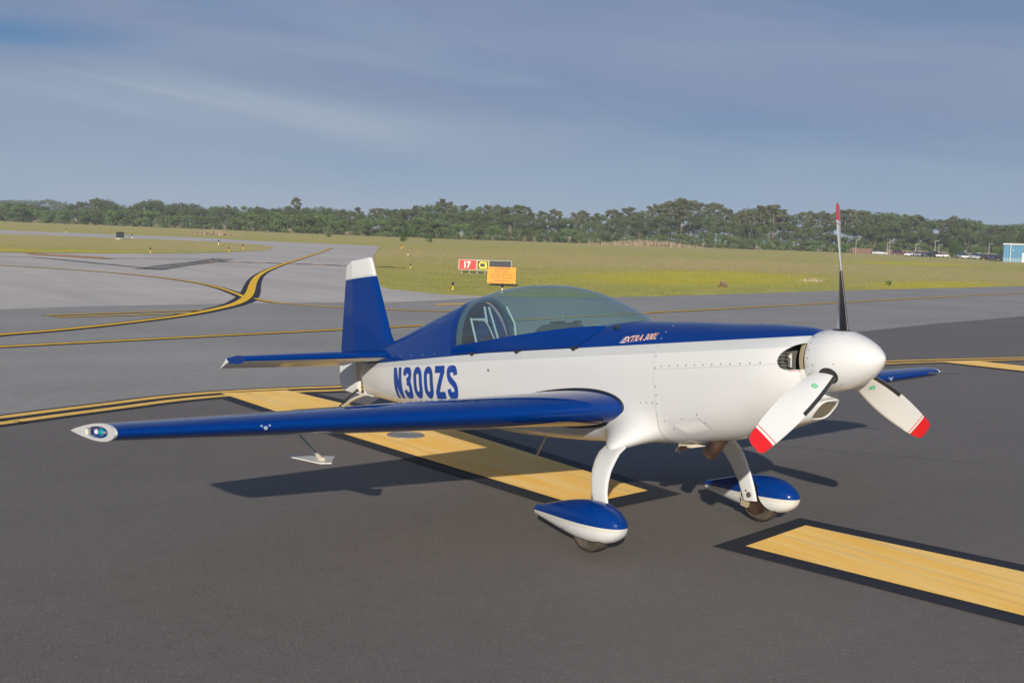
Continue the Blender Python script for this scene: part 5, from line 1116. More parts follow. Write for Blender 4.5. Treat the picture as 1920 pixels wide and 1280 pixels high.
# --- main gear: leg fairing, curved composite leg, wheel, wheel pant
for s_ in (-1, 1):
    leg = [(.53, -.560, -1.612, .118), (.595, -.597, -1.608, .118), (.645, -.650, -1.60, .115), (.690, -.715, -1.592, .105), (.722, -.790, -1.580, .095), (.742, -.860, -1.565, .086), (.752, -.935, -1.545, .079), (.756, -1.02, -1.525, .075), (.760, -1.08, -1.515, .07)]
    LL = np.array(leg); rr = []
    for i, (y, z, x, hw) in enumerate(leg):
        a = LL[max(i-1, 0)]; c = LL[min(i+1, len(leg)-1)]; tg = Vector((0, c[0]-a[0], c[1]-a[1])).normalized(); nn = Vector((0, -tg.z, tg.y)); th = .016; hw *= .94; ring = []
        for q in np.linspace(0, 2*math.pi, 24, endpoint=False):
            ex_ = math.copysign(abs(math.cos(q))**.5, math.cos(q)); ey = math.copysign(abs(math.sin(q))**.7, math.sin(q))
            p = Vector((x+hw*ex_, y, z))+nn*th*ey; ring.append(Vector((p.x, s_*p.y, p.z)))
        rr.append(ring)
    b = MB(); b.loft(rr, cap=True); part(fixnormals(b.build('gear_leg', m_white, plane, sharp=35)))
    wy = .880; ax = Vector((-1.506, s_*wy, -1.0735))
    b = MB(); R0 = []
    for y, r in ((-.045, .085), (-.062, .115), (-.060, .150), (-.040, .172), (0, .178), (.040, .172), (.060, .150), (.062, .115), (.045, .085)):
        R0.append([ax+Vector((r*math.sin(q), y, r*math.cos(q))) for q in np.linspace(0, 2*math.pi, 48, endpoint=False)])
    b.loft(R0, cap=False); wh_ = part(fixnormals(b.build('main_wheel', m_tyre, plane)))
    b = MB(); b.loft([[ax+Vector((r*math.sin(q), y, r*math.cos(q))) for q in np.linspace(0, 2*math.pi, 32, endpoint=False)] for y, r in ((-.040, .092), (-.052, .086), (-.040, .05), (-.045, .025), (.045, .025), (.040, .05), (.052, .086), (.040, .092))], cap=True); b.build('wheel_hub', m_steel, wh_)
    b = MB(); b.loft([[ax+Vector((r*math.sin(q), -s_*y, r*math.cos(q))) for q in np.linspace(0, 2*math.pi, 32, endpoint=False)] for y, r in ((.070, .12), (.076, .12), (.076, .04))], cap=True); b.build('brake_disc', m_exh, wh_)
    b = MB(); c_ = ax+Vector((-.085, -s_*.085, -.02)); b.box(c_, (.06, .05, .08), ry=.3); b.tube([c_+Vector((.0, -s_*.03, .02)), c_+Vector((.05, -s_*.035, .01))], .010, 8); b.tube([c_+Vector((.01, -s_*.02, -.03)), c_+Vector((-.04, -s_*.02, .04)), c_+Vector((-.03, -s_*.02, .12))], .006, 6); b.build('brake_caliper', m_brass, wh_)
    # inner axle nut at the foot of the leg
    b = MB(); add_spot(b, (-1.50, s_*.735, -1.03), (0, -s_, 0), .022, .010); add_spot(b, (-1.53, s_*.735, -1.00), (0, -s_, 0), .008, .006); part(b.build('axle_bolt', m_steel, plane, smooth=False))
    # wheel pant: long teardrop, level with the ground, open below for the tyre and inboard for the leg
    yc = wy+.012; rr = []; tab_ = [  # u 0 nose .. 1 tail : x, z top, z bottom, half width, z waist
        (-1.160, -1.055, -1.068, .012), (-1.170, -1.020, -1.100, .045), (-1.200, -.985, -1.132, .075), (-1.250, -.950, -1.160, .100), (-1.31, -.922, -1.175, .120), (-1.39, -.903, -1.180, .132), (-1.47, -.893, -1.176, .136), (-1.57, -.892, -1.163, .132), (-1.68, -.900, -1.140, .118), (-1.80, -.917, -1.110, .098), (-1.92, -.938, -1.078, .074), (-2.02, -.955, -1.053, .052), (-2.085, -.964, -1.038, .036)]
    tb = np.array(tab_)
    un = np.linspace(0, len(tab_)-1, 61); TB = np.stack([np.interp(un, range(len(tab_)), tb[:, k]) for k in range(4)], 1)
    for _ in range(3): TB[1:-1] = .25*TB[:-2]+.5*TB[1:-1]+.25*TB[2:]
    nn = 48
    for x, zt, zb, w in TB:
        zc, ring = (zt+zb)/2, []
        for q in np.linspace(0, 2*math.pi, nn, endpoint=False):
            ring.append(Vector((x, s_*yc+w*math.copysign(abs(math.cos(q))**.85, math.cos(q)), zc+(zt-zb)/2*math.copysign(abs(math.sin(q))**.85, math.sin(q)))))
        rr.append(ring)
    b = MB(); b.loft(rr, cap=True)
    m_pant = bpy.data.materials.get('pant_paint')
    if m_pant is None:
        m_pant = mat('pant_paint', WHITE, .45, coat=1., coatrough=.03, spec=.05); t = NT(m_pant); spx = t.node('ShaderNodeSeparateXYZ'); t.l.new(t.coord('Object'), spx.inputs[0])
        mr = t.node('ShaderNodeFloatCurve'); 
        u = t.math('DIVIDE', t.math('ADD', spx.outputs[0], 2.085), .925)       # 0 tail .. 1 nose
        # blue edge droops from tail to nose with a slight arch
        line = t.math('SUBTRACT', -1.000, t.math('MULTIPLY', t.math('POWER', t.math('MAXIMUM', u, 0.0), 1.5), .066))
        dz_ = t.math('SUBTRACT', spx.outputs[2], line)
        t.color(t.mix(t.math('GREATER_THAN', dz_, 0.), t.mix(t.math('GREATER_THAN', dz_, -.028), WHITE, (.50, .49, .45)), BLUE))
    pt0 = fixnormals(b.build('wheel_pant', m_pant, None, sharp=60)); cuts = []
    cb = MB(); cb.loft([[Vector((x, s_*yc+yy, z)) for x, z in ((-1.735, -1.30), (-1.735, -1.20), (-1.70, -1.10), (-1.55, -.96), (-1.44, -.96), (-1.33, -1.08), (-1.30, -1.30))] for yy in (-.078, .078)], cap=True); cuts.append(fixnormals(cb.build('cutter', m_dark, None, smooth=False)))
    inb = smooth_line([(-1.655, -1.30), (-1.650, -1.16), (-1.640, -1.08), (-1.62, -1.00), (-1.60, -.965), (-1.57, -.94), (-1.48, -.94), (-1.45, -.965), (-1.44, -1.00), (-1.42, -1.07), (-1.37, -1.14), (-1.29, -1.20), (-1.28, -1.30)], 4)
    cb = MB(); cb.loft([[Vector((x, s_*yy, z)) for x, z in inb] for yy in (yc-.30, yc-.045)], cap=True); cuts.append(fixnormals(cb.build('cutter', m_dark, None, smooth=False)))
    pt = boolcut(pt0, cuts, 'wheel_pant', plane)
    b = MB(); add_spot(b, (-1.66, s_*(yc+.121), -1.085), (0, s_, -.2), .006, .003); b.build('pant_screw', m_screw, pt, smooth=False)

# --- registration and type lettering, cut from sheet and laid on the skin
def stroke(path, w, sm_=False):
    """list of quads for a flat pen stroke of width w along path (mitred)"""
    P = [np.array(p, float) for p in path]; P = [P[0]]+[b_ for a_, b_ in zip(P, P[1:]) if np.linalg.norm(b_-a_) > 1e-5]; n = len(P); closed = np.allclose(P[0], P[-1]); L, Rr = [], []
    for i in range(n):
        a = P[i-1] if i > 0 else (P[-2] if closed else None); c = P[i+1] if i < n-1 else (P[1] if closed else None)
        t1 = (P[i]-a)/np.linalg.norm(P[i]-a) if a is not None else None; t2 = (c-P[i])/np.linalg.norm(c-P[i]) if c is not None else None
        if t1 is None: t1 = t2
        if t2 is None: t2 = t1
        n1, n2 = np.array([-t1[1], t1[0]]), np.array([-t2[1], t2[0]]); m_ = n1+n2; m_ /= np.linalg.norm(m_); k = min(1/max(m_@n1, .35), 2.2)
        L.append(P[i]+m_*k*w/2); Rr.append(P[i]-m_*k*w/2)
    return [(L[i], L[i+1], Rr[i+1], Rr[i]) for i in range(n-1)]
def arc(cx_, cy_, rx, ry, a0, a1, n=10): return [(cx_+rx*math.cos(R_(a0+(a1-a0)*k/n)), cy_+ry*math.sin(R_(a0+(a1-a0)*k/n))) for k in range(n+1)]
def rr_box(w, h, r, n=6):
    p = arc(w-r, h-r, r, r, 0, 90, n)+arc(r, h-r, r, r, 90, 180, n)+arc(r, r, r, r, 180, 270, n)+arc(w-r, r, r, r, 270, 360, n); return p+[p[0]]
# glyph strokes in a box 1 wide (outer) x 1 high; pen width q (in width units), heights normalised
def glyphs(ch, w, h, q):
    a, b_ = q/2, w-q/2; c, d_ = q/2, h-q/2
    if ch == 'N': return [[(a, 0), (a, h)], [(b_, 0), (b_, h)], 'N']
    if ch == '0': return [[(x+a, y+c) for x, y in rr_box(w-q, h-q, (w-q)*.5)]]
    if ch == 'Z': return [[(0, d_), (w, d_)], [(b_+.0, d_-q*.3), (a, c+q*.3)], [(0, c), (w, c)]]
    if ch == '3':
        return [smooth_line([(a, h*.73), (a+.010, h*.87), (w*.5, d_), (b_-.010, h*.87), (b_-.002, h*.75), (b_-.016, h*.62), (w*.42, h*.535)], 5),
                smooth_line([(w*.42, h*.532), (b_-.014, h*.46), (b_, h*.29), (b_-.010, h*.13), (w*.5, c), (a+.010, h*.13), (a, h*.27)], 5)]
    if ch == 'S':
        return [smooth_line([(b_, h*.71), (b_-.010, h*.87), (w*.5, d_), (a+.010, h*.87), (a, h*.74), (a+.016, h*.61), (w*.5, h*.50), (b_-.014, h*.39), (b_, h*.27), (b_-.010, h*.13), (w*.5, c), (a+.010, h*.13), (a, h*.29)], 5)]
    return []
def lay_on(quads, name, mt, x0, z0, parent, off, shear=0., sub=3, tab=None, step=.02):
    b = MB()
    for (p0, p1, p2, p3) in quads:
        nu = max(1, int(np.linalg.norm(p1-p0)/step)); nv = max(1, int(np.linalg.norm(p3-p0)/step)); v = []
        for i in range(nu+1):
            for j in range(nv+1):
                u, w = i/nu, j/nv; q = (p0*(1-u)+p1*u)*(1-w)+(p3*(1-u)+p2*u)*w
                x, z = x0+q[0]+shear*q[1], z0+q[1]; v.append(on(x, z, off, -1, tab)[0])
        b.add(v, [(i*(nv+1)+j, i*(nv+1)+j+1, (i+1)*(nv+1)+j+1, (i+1)*(nv+1)+j) for i in range(nu) for j in range(nv)])
    return part(fixnormals(b.build(name, mt, parent, smooth=False)))
m_letter = mat('registration_blue', (.004, .045, .26), .35, coat=.5)
lw, lh, lq, xx = .182, .300, .064, -5.165
for k, ch in enumerate('N300ZS'):
    for j, st_ in enumerate(glyphs(ch, lw, lh, lq)):
        lay_on([(np.array((lq*1.1, lh)), np.array((lw, 0.)), np.array((lw-lq*1.1, 0.)), np.array((0., lh)))] if st_ == 'N' else stroke(st_, lq), 'registration_letter', m_letter, xx, -.226, plane, .0032+.0005*j, 0, tab=SR if xx < -4.12 else None)
    xx += lw+.043
for o in [q for q in plane.children if q.name.startswith('registration_letter')]: o['label'] = 'blue registration letter of N300ZS on the white flank'
def font_mesh(text, size, shear=0., offset=0., sx=1.):
    cu = bpy.data.curves.new('t', 'FONT'); cu.body = text; cu.size = size; cu.shear = shear; cu.offset = offset; cu.resolution_u = 3
    o = bpy.data.objects.new('t', cu); COL.objects.link(o); bpy.context.view_layer.update()
    me = bpy.data.meshes.new_from_object(o.evaluated_get(bpy.context.evaluated_depsgraph_get()))
    bpy.data.objects.remove(o, do_unlink=True); bpy.data.curves.remove(cu)
    bm = bmesh.new(); bm.from_mesh(me); bmesh.ops.triangulate(bm, faces=bm.faces)
    v = [(q.co.x*sx, q.co.y) for q in bm.verts]; f = [tuple(w.index for w in q.verts) for q in bm.faces]; bm.free(); return v, f
for off_, dd, m_ in ((.0050, .0014, m_white), (.0056, -.0004, m_orange)):
    v, f = font_mesh('EXTRA 300L', .062, .35, dd, .98)
    wd = max(q[0] for q in v); sc_ = .345/wd
    part(obj('type_lettering', [on(-1.715+x*sc_, .1855+y+.05*x, off_-.004 if -1.715+x*sc_ < -1.33 else off_)[0] for x, y in v], f, m_, plane, smooth=False))
for k in range(3):
    z = .190+.014*k; side_patch('type_lettering_stroke', [(-1.735+.012*k, z+.002), (-1.690+.012*k, z+.003), (-1.690+.012*k, z-.002), (-1.735+.012*k, z-.003)], 2, 1, .0018, m_white, plane)
b = MB(); p, n_ = on(-1.02, .24, .005); 
b = MB(); b.box((-.66, 0, .264), (.03, .02, .008)); part(b.build('oil_door_latch', m_blue, plane, smooth=False))

# ================================================================== BACKGROUND
def place(name, label, cat, x, y, rz=0, group=None, z=-.05): return thing(name, label, cat, (x, y, z), rz, group)
TOCAM = lambda x, y: math.atan2(CAMPOS.y-y, CAMPOS.x-x)
# --- taxiway edge markers
m_pole = mat('marker_yellow', (.70, .48, .03), .5); m_pole2 = mat('marker_pale', (.75, .68, .45), .5); m_lamp = mat('marker_blue_glass', (.010, .012, .06), .15, coat=1.); m_lampo = mat('marker_amber', (.30, .08, .02), .4)
where = ['yellow edge marker with dark blue lamp, nearer the fin, left of the orange board', 'pale yellow edge marker with dark lamp, standing in front of the orange board',
 'short yellow edge marker with dark lamp, in the grass left of the red sign', 'small amber edge marker behind the bend, in line above the fin', 'small amber edge marker far off, left one of the pair below the round bush',
 'small amber edge marker far off, right one of the pair below the round bush', 'yellow edge marker with dark lamp at the near rim of the grass island', 'yellow edge marker with dark lamp near the tip of the grass island',
 'dark-capped edge marker closest to the tip of the grass island', 'pale edge marker on the far rim of the grass island', 'small pale edge marker just right of the black sign box', 'tiny pale edge marker beyond the far taxiway, left of the black sign box']
for i, ((x, y), h, lb) in enumerate(zip(DATA['markers'], DATA['markh'], where)):
    t_ = place('edge_marker', lb, 'edge light', x, y, 0, 'edge markers along the taxiway', -.03)
    s_ = h/.33; amber = i in (3, 4, 5); pale = i in (1, 9, 10, 11, 3)
    b = MB(); b.tube([(0, 0, 0), (0, 0, .012*s_)], .085*s_, 14); b.tube([(0, 0, .01*s_), (0, 0, .03*s_), (0, 0, .17*s_), (0, 0, .20*s_)], [.03*s_, .022*s_, .022*s_, .04*s_], 12); b.build('post', m_pole2 if pale else m_pole, t_)
    b = MB(); b.tube([(0, 0, .20*s_), (0, 0, .22*s_), (0, 0, .31*s_), (0, 0, .335*s_)], [.045*s_, .05*s_, .047*s_, .02*s_], 14); b.build('lamp', m_lampo if amber else m_lamp, t_)
# --- signs
m_frame = mat('sign_frame_grey', (.38, .39, .40), .4, metal=.3); m_sred = mat('sign_red', (.52, .014, .010), .4); m_sblk = mat('sign_black', (.012, .014, .022), .35)
m_syel = mat('sign_yellow', (.80, .66, .02), .45); m_swhite = mat('sign_white', (.62, .61, .58), .5); m_sor = mat('board_orange', (.66, .25, .008), .55)
def text_panel(parent, name, text, w, h, x, z, mt, offset=.008, y=0., fit=True, sx=None):
    v, f = font_mesh(text, 1.0, 0., offset)
    xs_ = [q[0] for q in v]; ys_ = [q[1] for q in v]; kx, ky = w/(max(xs_)-min(xs_)), h/(max(ys_)-min(ys_))
    return obj(name, [(x+(q[0]-(max(xs_)+min(xs_))/2)*kx, y, z+(q[1]-(max(ys_)+min(ys_))/2)*ky) for q in v], f, mt, parent, smooth=False)
sx_, sy_ = DATA['pts']['sign17']
sg = place('airfield_sign', 'long low runway sign reading 17 in red and C3 in yellow on black', 'airfield sign', sx_, sy_, TOCAM(sx_, sy_)+math.pi/2, None, -.05)
# local x runs to the viewer's right, -y faces the viewer
Wd, Hh = 2.98, .60; z0 = .16
b = MB(); b.box((0, .04, z0+Hh/2), (Wd-.03, .16, Hh-.03)); b.build('cabinet', m_frame, sg, smooth=False)
def panel_(name, x0, x1, mt, dep): b = MB(); b.box(((x0+x1)/2, -.044-dep/2, z0+Hh/2), (x1-x0, dep, Hh-.07)); return b.build(name, mt, sg, smooth=False)
pr = panel_('red_panel', -Wd/2+.045, -.50, m_sred, .01); pk = panel_('location_panel', -.47, .22, m_sblk, .01); panel_('blank_panel', .24, Wd/2-.04, m_sblk, .01)
text_panel(pr, 'lettering', '17', .36, .38, -.98, z0+Hh/2, m_swhite, .04, -.057); text_panel(pk, 'lettering', 'C3', .46, .38, -.125, z0+Hh/2, m_syel, .035, -.057)
b = MB()
for a_, c_, w_, h_ in ((-.125, z0+Hh-.065, .64, .022), (-.125, z0+.065, .64, .022), (-.435, z0+Hh/2, .022, .45), (.185, z0+Hh/2, .022, .45)): b.box((a_, -.056, c_), (w_, .004, h_))
b.build('yellow_border', m_syel, pk, smooth=False)
for k in range(7):
    b = MB(); b.tube([(-1.3+.433*k, .04, 0), (-1.3+.433*k, .04, z0)], .025, 8); b.box((-1.3+.433*k, .04, .01), (.12, .12, .02)); b.build('leg', m_frame, sg)
ox, oy = DATA['pts']['board']
ob = place('notice_board', 'orange notice board with five lines of black lettering in front of the runway sign', 'notice board', ox, oy, TOCAM(ox, oy)+math.pi/2+.03, None, -.05)
b = MB(); b.box((0, 0, .46), (1.22, .02, .70)); b.build('board', m_sor, ob, smooth=False)
for k, tx in enumerate(('UNICOM 123.00', 'AWOS 119.925', 'JAX TWR DEL 120.35', 'JAX APP TWR 124.9', 'LOCAL ALT 50')):
    text_panel(ob, 'lettering', tx, (.62, .58, .92, .92, .62)[k], .072, 0, .735-.125*k, m_sblk, .012, -.0125)
for xq in (-.42, .05, .48):
    b = MB(); b.box((xq, .015, .06), (.05, .05, .14)); b.build('leg', m_sblk, ob, smooth=False)
b = MB(); b.box((0, .02, .115), (1.05, .03, .03)); b.build('rail', m_sblk, ob, smooth=False)
bx_, by_ = DATA['pts']['blackbox']
bs = place('sign_box', 'small black sign seen from behind on the grass island', 'airfield sign', bx_, by_, TOCAM(bx_, by_)+math.pi/2+.03, None, -.02)
for k in range(4):
    b = MB(); b.box((.0, 0, .26+.17*k), (.92, .12, .155)); b.build('slat', m_sblk, bs, smooth=False)
b = MB(); b.box((-.475, 0, .50), (.02, .12, .80)); b.build('end_frame', m_frame, bs, smooth=False); b = MB(); b.box((-.2, 0, .03), (.5, .3, .08)); b.build('base', m_swhite, bs, smooth=False)
for xq in (-.3, .3): b = MB(); b.tube([(xq, 0, .05), (xq, 0, .24)], .03, 8); b.build('leg', m_frame, bs)
for i, (x, y, h) in enumerate(DATA['ubox']):
    u_ = place('utility_box', ('square' if i == 0 else 'narrow')+' white utility box at the foot of the trees left of the upright propeller blade', 'utility box', x, y, 0, None)
    b = MB(); b.box((0, 0, h*.6), (.9 if i == 0 else .7, .6, h*.8)); b.build('cabinet', m_swhite, u_, smooth=False); b = MB(); b.box((0, 0, h*.1), (.3, .3, h*.2)); b.build('pedestal', m_frame, u_, smooth=False)

# --- blue metal building at the right edge
(ax_, ay_), (bx2, by2), hb = DATA['bld']
ang = TOCAM(ax_, ay_)+math.pi/2-R_(2)
bd = place('metal_building', 'blue metal-clad building with white roof edge at the right end of the car park', 'building', ax_, ay_, ang)
m_bw = mat('blue_cladding', (.055, .19, .31), .55); m_bl = mat('pale_blue_base', (.16, .27, .36), .6); m_roof = mat('pale_roof', (.62, .66, .70), .5)
hb += .1; LB, DB = 32., 20.
def corrugated(x0, y0, x1, y1, z0, z1, pitch=.6):
    b = MB(); n = int(math.hypot(x1-x0, y1-y0)/pitch*4); d_ = Vector((x1-x0, y1-y0, 0)); nn = Vector((d_.y, -d_.x, 0)).normalized(); lo, hi_ = [], []
    for k in range(n+1):
        o = (.025 if (k % 4) in (1, 2) else 0); p = Vector((x0, y0, 0))+d_*(k/n)+nn*o; lo.append(p+Vector((0, 0, z0))); hi_.append(p+Vector((0, 0, z1)))
    b.loft([lo, hi_], closed=False); return b
for nm, seg in (('front_wall', (0, 0, LB, 0)), ('end_wall', (0, DB, 0, 0))):
    corrugated(*seg, .95, hb, .6).build(nm, m_bw, bd, smooth=False); corrugated(*seg, -.05, .94, .6).build(nm+'_base', m_bl, bd, smooth=False)
b = MB(); b.add([(-.2, -.25, hb), (LB, -.25, hb), (LB, DB/2, hb+.35), (-.2, DB/2, hb+.35), (-.2, DB+.25, hb), (LB, DB+.25, hb)], [(0, 1, 2, 3), (3, 2, 5, 4)]); b.add([(-.02, 0, hb), (-.02, DB, hb), (-.02, DB/2, hb+.33)], [(0, 1, 2)]); rf = b.build('roof', m_roof, bd, smooth=False)
b = MB(); b.box((LB/2-.1, -.30, hb+.02), (LB+.2, .12, .22)); b.build('gutter', m_swhite, rf, smooth=False)
for xq in (1.55, 9.0, 17.): b = MB(); b.box((xq, -.14, hb/2), (.13, .10, hb)); b.build('downpipe', m_swhite, bd, smooth=False)
b = MB(); b.box((2.1, -.2, hb*.66), (.22, .2, .25)); b.build('wall_lamp', m_swhite, bd, smooth=False)
b = MB(); b.box((4.6, -.06, 1.1), (1.0, .06, 2.2)); b.build('door', m_swhite, bd, smooth=False)
# --- car park: cars, lamp posts, fence
CP = {'silver': (.45, .47, .50), 'maroon': (.07, .012, .02), 'white': (.78, .78, .78), 'charcoal': (.06, .06, .065), 'black': (.015, .015, .017), 'teal': (.20, .36, .38), 'blue': (.04, .06, .14)}
m_cglass = mat('car_glass', (.02, .025, .03), .08, coat=1.); m_ctyre = mat('car_tyre', (.015, .015, .015), .8); m_rim = mat('car_rim', (.4, .4, .4), .3, metal=.8); m_head = mat('car_lamp', (.7, .7, .7), .1, coat=1.); m_tail = mat('car_tail_lamp', (.5, .02, .02), .2)
def make_car(colour, suv):
    t_ = thing('parked_car', 'x', 'car'); H = 1.72 if suv else 1.42; mc = mat('car_paint_'+colour, CP[colour], .3, coat=1., metal=.0)
    side = [(-2.25, .38), (-2.25, .80), (-2.05, .93), (-1.2, .98), (.9, .98), (1.95, .82), (2.22, .66), (2.25, .36)] if not suv else [(-2.25, .42), (-2.28, .95), (-2.15, 1.08), (-1.2, 1.12), (.9, 1.10), (1.95, .98), (2.22, .82), (2.25, .42)]
    b = MB(); b.loft([[Vector((x, y, z*(1 if abs(y) < .8 else .985))) for x, z in side] for y in (-.88, -.82, .82, .88)], cap=True); fixnormals(b.build('body', mc, t_, smooth=False))
    roof = ([(-1.95, .95), (-1.35, H), (.15, H), (1.0, .95)] if not suv else [(-2.15, 1.08), (-1.95, H), (.35, H), (1.1, 1.08)])
    b = MB(); b.loft([[Vector((x*(1 if abs(y) > .6 else 1), y*(1-.14*(z > 1.2)), z)) for x, z in roof] for y in (-.80, .80)], cap=True); g = fixnormals(b.build('window', m_cglass, t_, smooth=False))
    b = MB(); rt = roof[1][0], roof[2][0]; b.box(((rt[0]+rt[1])/2, 0, H+.01), (rt[1]-rt[0]+.06, 1.36, .05)); b.build('roof', mc, t_, smooth=False)
    for x in (-1.38, 1.38):
        for y in (-.80, .80):
            b = MB(); b.loft([[Vector((x+r*math.cos(q), y+yy, .33+r*math.sin(q))) for q in np.linspace(0, 2*math.pi, 16, endpoint=False)] for yy, r in ((-.10, .25), (-.10, .33), (.10, .33), (.10, .25))], cap=True); w_ = b.build('wheel', m_ctyre, t_)
            b = MB(); s_ = 1 if y > 0 else -1; b.loft([[Vector((x+r*math.cos(q), y+s_*yy, .33+r*math.sin(q))) for q in np.linspace(0, 2*math.pi, 12, endpoint=False)] for yy, r in ((.08, .21), (.108, .20))], cap=True); b.build('rim', m_rim, w_)
    for y in (-.68, .68): b = MB(); b.box((2.2, y, .68+.12*suv), (.10, .3, .12)); b.build('headlight', m_head, t_, smooth=False); b = MB(); b.box((-2.25, y, .80+.1*suv), (.06, .25, .14)); b.build('tail_light', m_tail, t_, smooth=False)
    return t_
protos = {}
clab = ['silver blue car at the left end of the parked row', 'maroon hatchback, second in the parked row from the left', 'small white car squeezed behind the third gap of the parked row', 'silver car in the left half of the parked row', 'charcoal car left of the black car in the parked row', 'black tall car in the middle of the parked row',
 'white car directly left of the green bush in the car park', 'pale teal car directly right of the green bush in the car park', 'white car, first after the teal car', 'second white car after the teal car, tall roof', 'silver car in the right half of the car park', 'maroon car between silver and dark blue cars, right half of the car park', 'dark blue car near the blue building', 'charcoal car closest to the blue building', 'white car in the back row near the blue building']
for i, (x, y, colr, L_) in enumerate(DATA['cars']):
    suv = i in (1, 5, 9, 7); key = (colr, suv)
    # pull every car onto the car park strip, 330-370 m out along its own line of sight
    v = Vector((x-CAMPOS.x, y-CAMPOS.y, 0)); fd = Vector((_f.x, _f.y, 0)).normalized(); depth = v.dot(fd); want = 352-3.6*i if i < 14 else 360
    v = v*(want/depth); x, y = CAMPOS.x+v.x, CAMPOS.y+v.y
    if key not in protos: c = protos[key] = make_car(colr, suv)
    else: c = copy_tree(protos[key])
    # side-on where the photograph shows a long car, end-on where it shows a short one
    c.location = (x, y, -.06); c.rotation_euler = (0, 0, TOCAM(x, y)+(math.pi/2 if L_ > 3.5 else (.45 if i % 2 else -.5)+(math.pi if i % 3 == 0 else 0)))
    tag(c, clab[i], 'car', 'cars in the car park')
m_gal = mat('galvanised_pole', (.26, .26, .24), .6)
for i, (x, y, h) in enumerate(DATA['lamps']):
    v = Vector((x-CAMPOS.x, y-CAMPOS.y, 0)); fd = Vector((_f.x, _f.y, 0)).normalized(); k = 372/v.dot(fd); x, y, h = CAMPOS.x+v.x*k, CAMPOS.y+v.y*k, h*k
    t_ = place('lamp_post', ('thin pale lamp post at the left end of the car park', 'shorter post of the close pair of lamp posts behind the first car', 'taller post of the close pair of lamp posts behind the first car', 'thin lamp post behind the silver and white cars', 'tallest lamp post, behind the charcoal car', 'short lamp post next to the tallest one', 'lamp post with double arm just left of the blue building')[i], 'lamp post', x, y, TOCAM(x, y)+math.pi/2, 'car park lamp posts')
    b = MB(); b.tube([(0, 0, 0), (0, 0, h)], [.13, .10], 8); b.build('pole', m_gal, t_); b = MB(); b.box((.45, 0, h), (1.1, .18, .12)); b.box((.9, 0, h-.04), (.45, .3, .16)); b.build('lamp_head', m_gal, t_, smooth=False)
m_fb = mat('weathered_fence', (.17, .10, .075), .8)
def fence(a, c, h, label, name, n):
    A, C_ = Vector((*a, 0)), Vector((*c, 0)); fd = Vector((_f.x, _f.y, 0)).normalized(); cp = Vector((CAMPOS.x, CAMPOS.y, 0))
    A, C_ = [cp+(q-cp)*(378/((q-cp).dot(fd))) for q in (A, C_)]; t_ = place(name, label, 'fence', A.x, A.y, math.atan2(C_.y-A.y, C_.x-A.x)); L_ = (C_-A).length
    for k in range(n+1): b = MB(); b.box((L_*k/n, .06, h/2), (.14, .14, h+.15)); b.build('post', m_fb, t_, smooth=False)
    for k in range(n):
        b = MB(); w_ = L_/n; m_ = int(w_/.5)
        for j in range(m_): b.box((w_*k+.25+j*.5, 0, h/2+.03*(j % 3)), (.44, .04, h-.1))
        b.build('fence_panel', m_fb, t_, smooth=False)
fence(*DATA['fence'], 'reddish-brown board fence left of the parked cars', 'board_fence', 4)
fence(*DATA['fence2'][:2], 1.7, 'dark brown board fence running behind the parked cars', 'board_fence', 10)

# --- vegetation
def leafmat(name, c1, c2, trans=.25):
    m = mat(name, c1, .75, spec=.2); t = NT(m); oi = t.node('ShaderNodeObjectInfo')
    n_ = t.noise(t.coord('Object'), .55, 3, .6)
    col = t.mix(t.ramp(n_, [(.3, 0.), (.7, 1.)]), c1, c2); hs = t.node('ShaderNodeHueSaturation')
    t.l.new(t.math('ADD', .482, t.math('MULTIPLY', oi.outputs['Random'], .03)), hs.inputs['Hue']); t.l.new(t.math('ADD', .72, t.math('MULTIPLY', oi.outputs['Random'], .55)), hs.inputs['Value'])
    t.l.new(col, hs.inputs['Color']); t.color(hs.outputs[0]); t.b.inputs['Subsurface Weight'].default_value = 0
    return m
m_pine = leafmat('pine_needles', (.064, .074, .036), (.120, .128, .060)); m_broad = leafmat('oak_leaves', (.052, .076, .028), (.100, .132, .048)); m_shrub = leafmat('willow_leaves', (.062, .100, .030), (.122, .168, .052))
m_far = leafmat('distant_leaves', (.05, .08, .04), (.07, .11, .05)); m_bushm = leafmat('bush_leaves', (.035, .085, .018), (.07, .15, .03)); m_tan = leafmat('dry_reed', (.25, .20, .12), (.38, .31, .20))
m_bark = mat('grey_bark', (.16, .13, .10), .9)
def leaves(centres, radii, count, size, flat=.8):
    """leaf sprays scattered in the outer shell of several clumps"""
    C_ = np.array(centres); Rr = np.array(radii); w = (Rr[:, 0]**2); w /= w.sum(); idx = rng.choice(len(C_), count, p=w)
    d = rng.normal(size=(count, 3)); d /= np.linalg.norm(d, axis=1)[:, None]; rad = rng.uniform(.55, 1.05, (count, 1))
    P = C_[idx]+d*rad*Rr[idx]; s_ = size*rng.uniform(.6, 1.4, (count, 1))
    n = d+rng.normal(size=(count, 3))*.55; n /= np.linalg.norm(n, axis=1)[:, None]
    a = np.cross(n, rng.normal(size=(count, 3))); a /= np.linalg.norm(a, axis=1)[:, None]; b_ = np.cross(n, a)
    V = np.stack([P-a*s_*.5-b_*s_*.3, P+a*s_*.5-b_*s_*.35, P+b_*s_*.6+a*s_*rng.uniform(-.3, .3, (count, 1))], 1).reshape(-1, 3)
    return V, [(3*i, 3*i+1, 3*i+2) for i in range(count)]
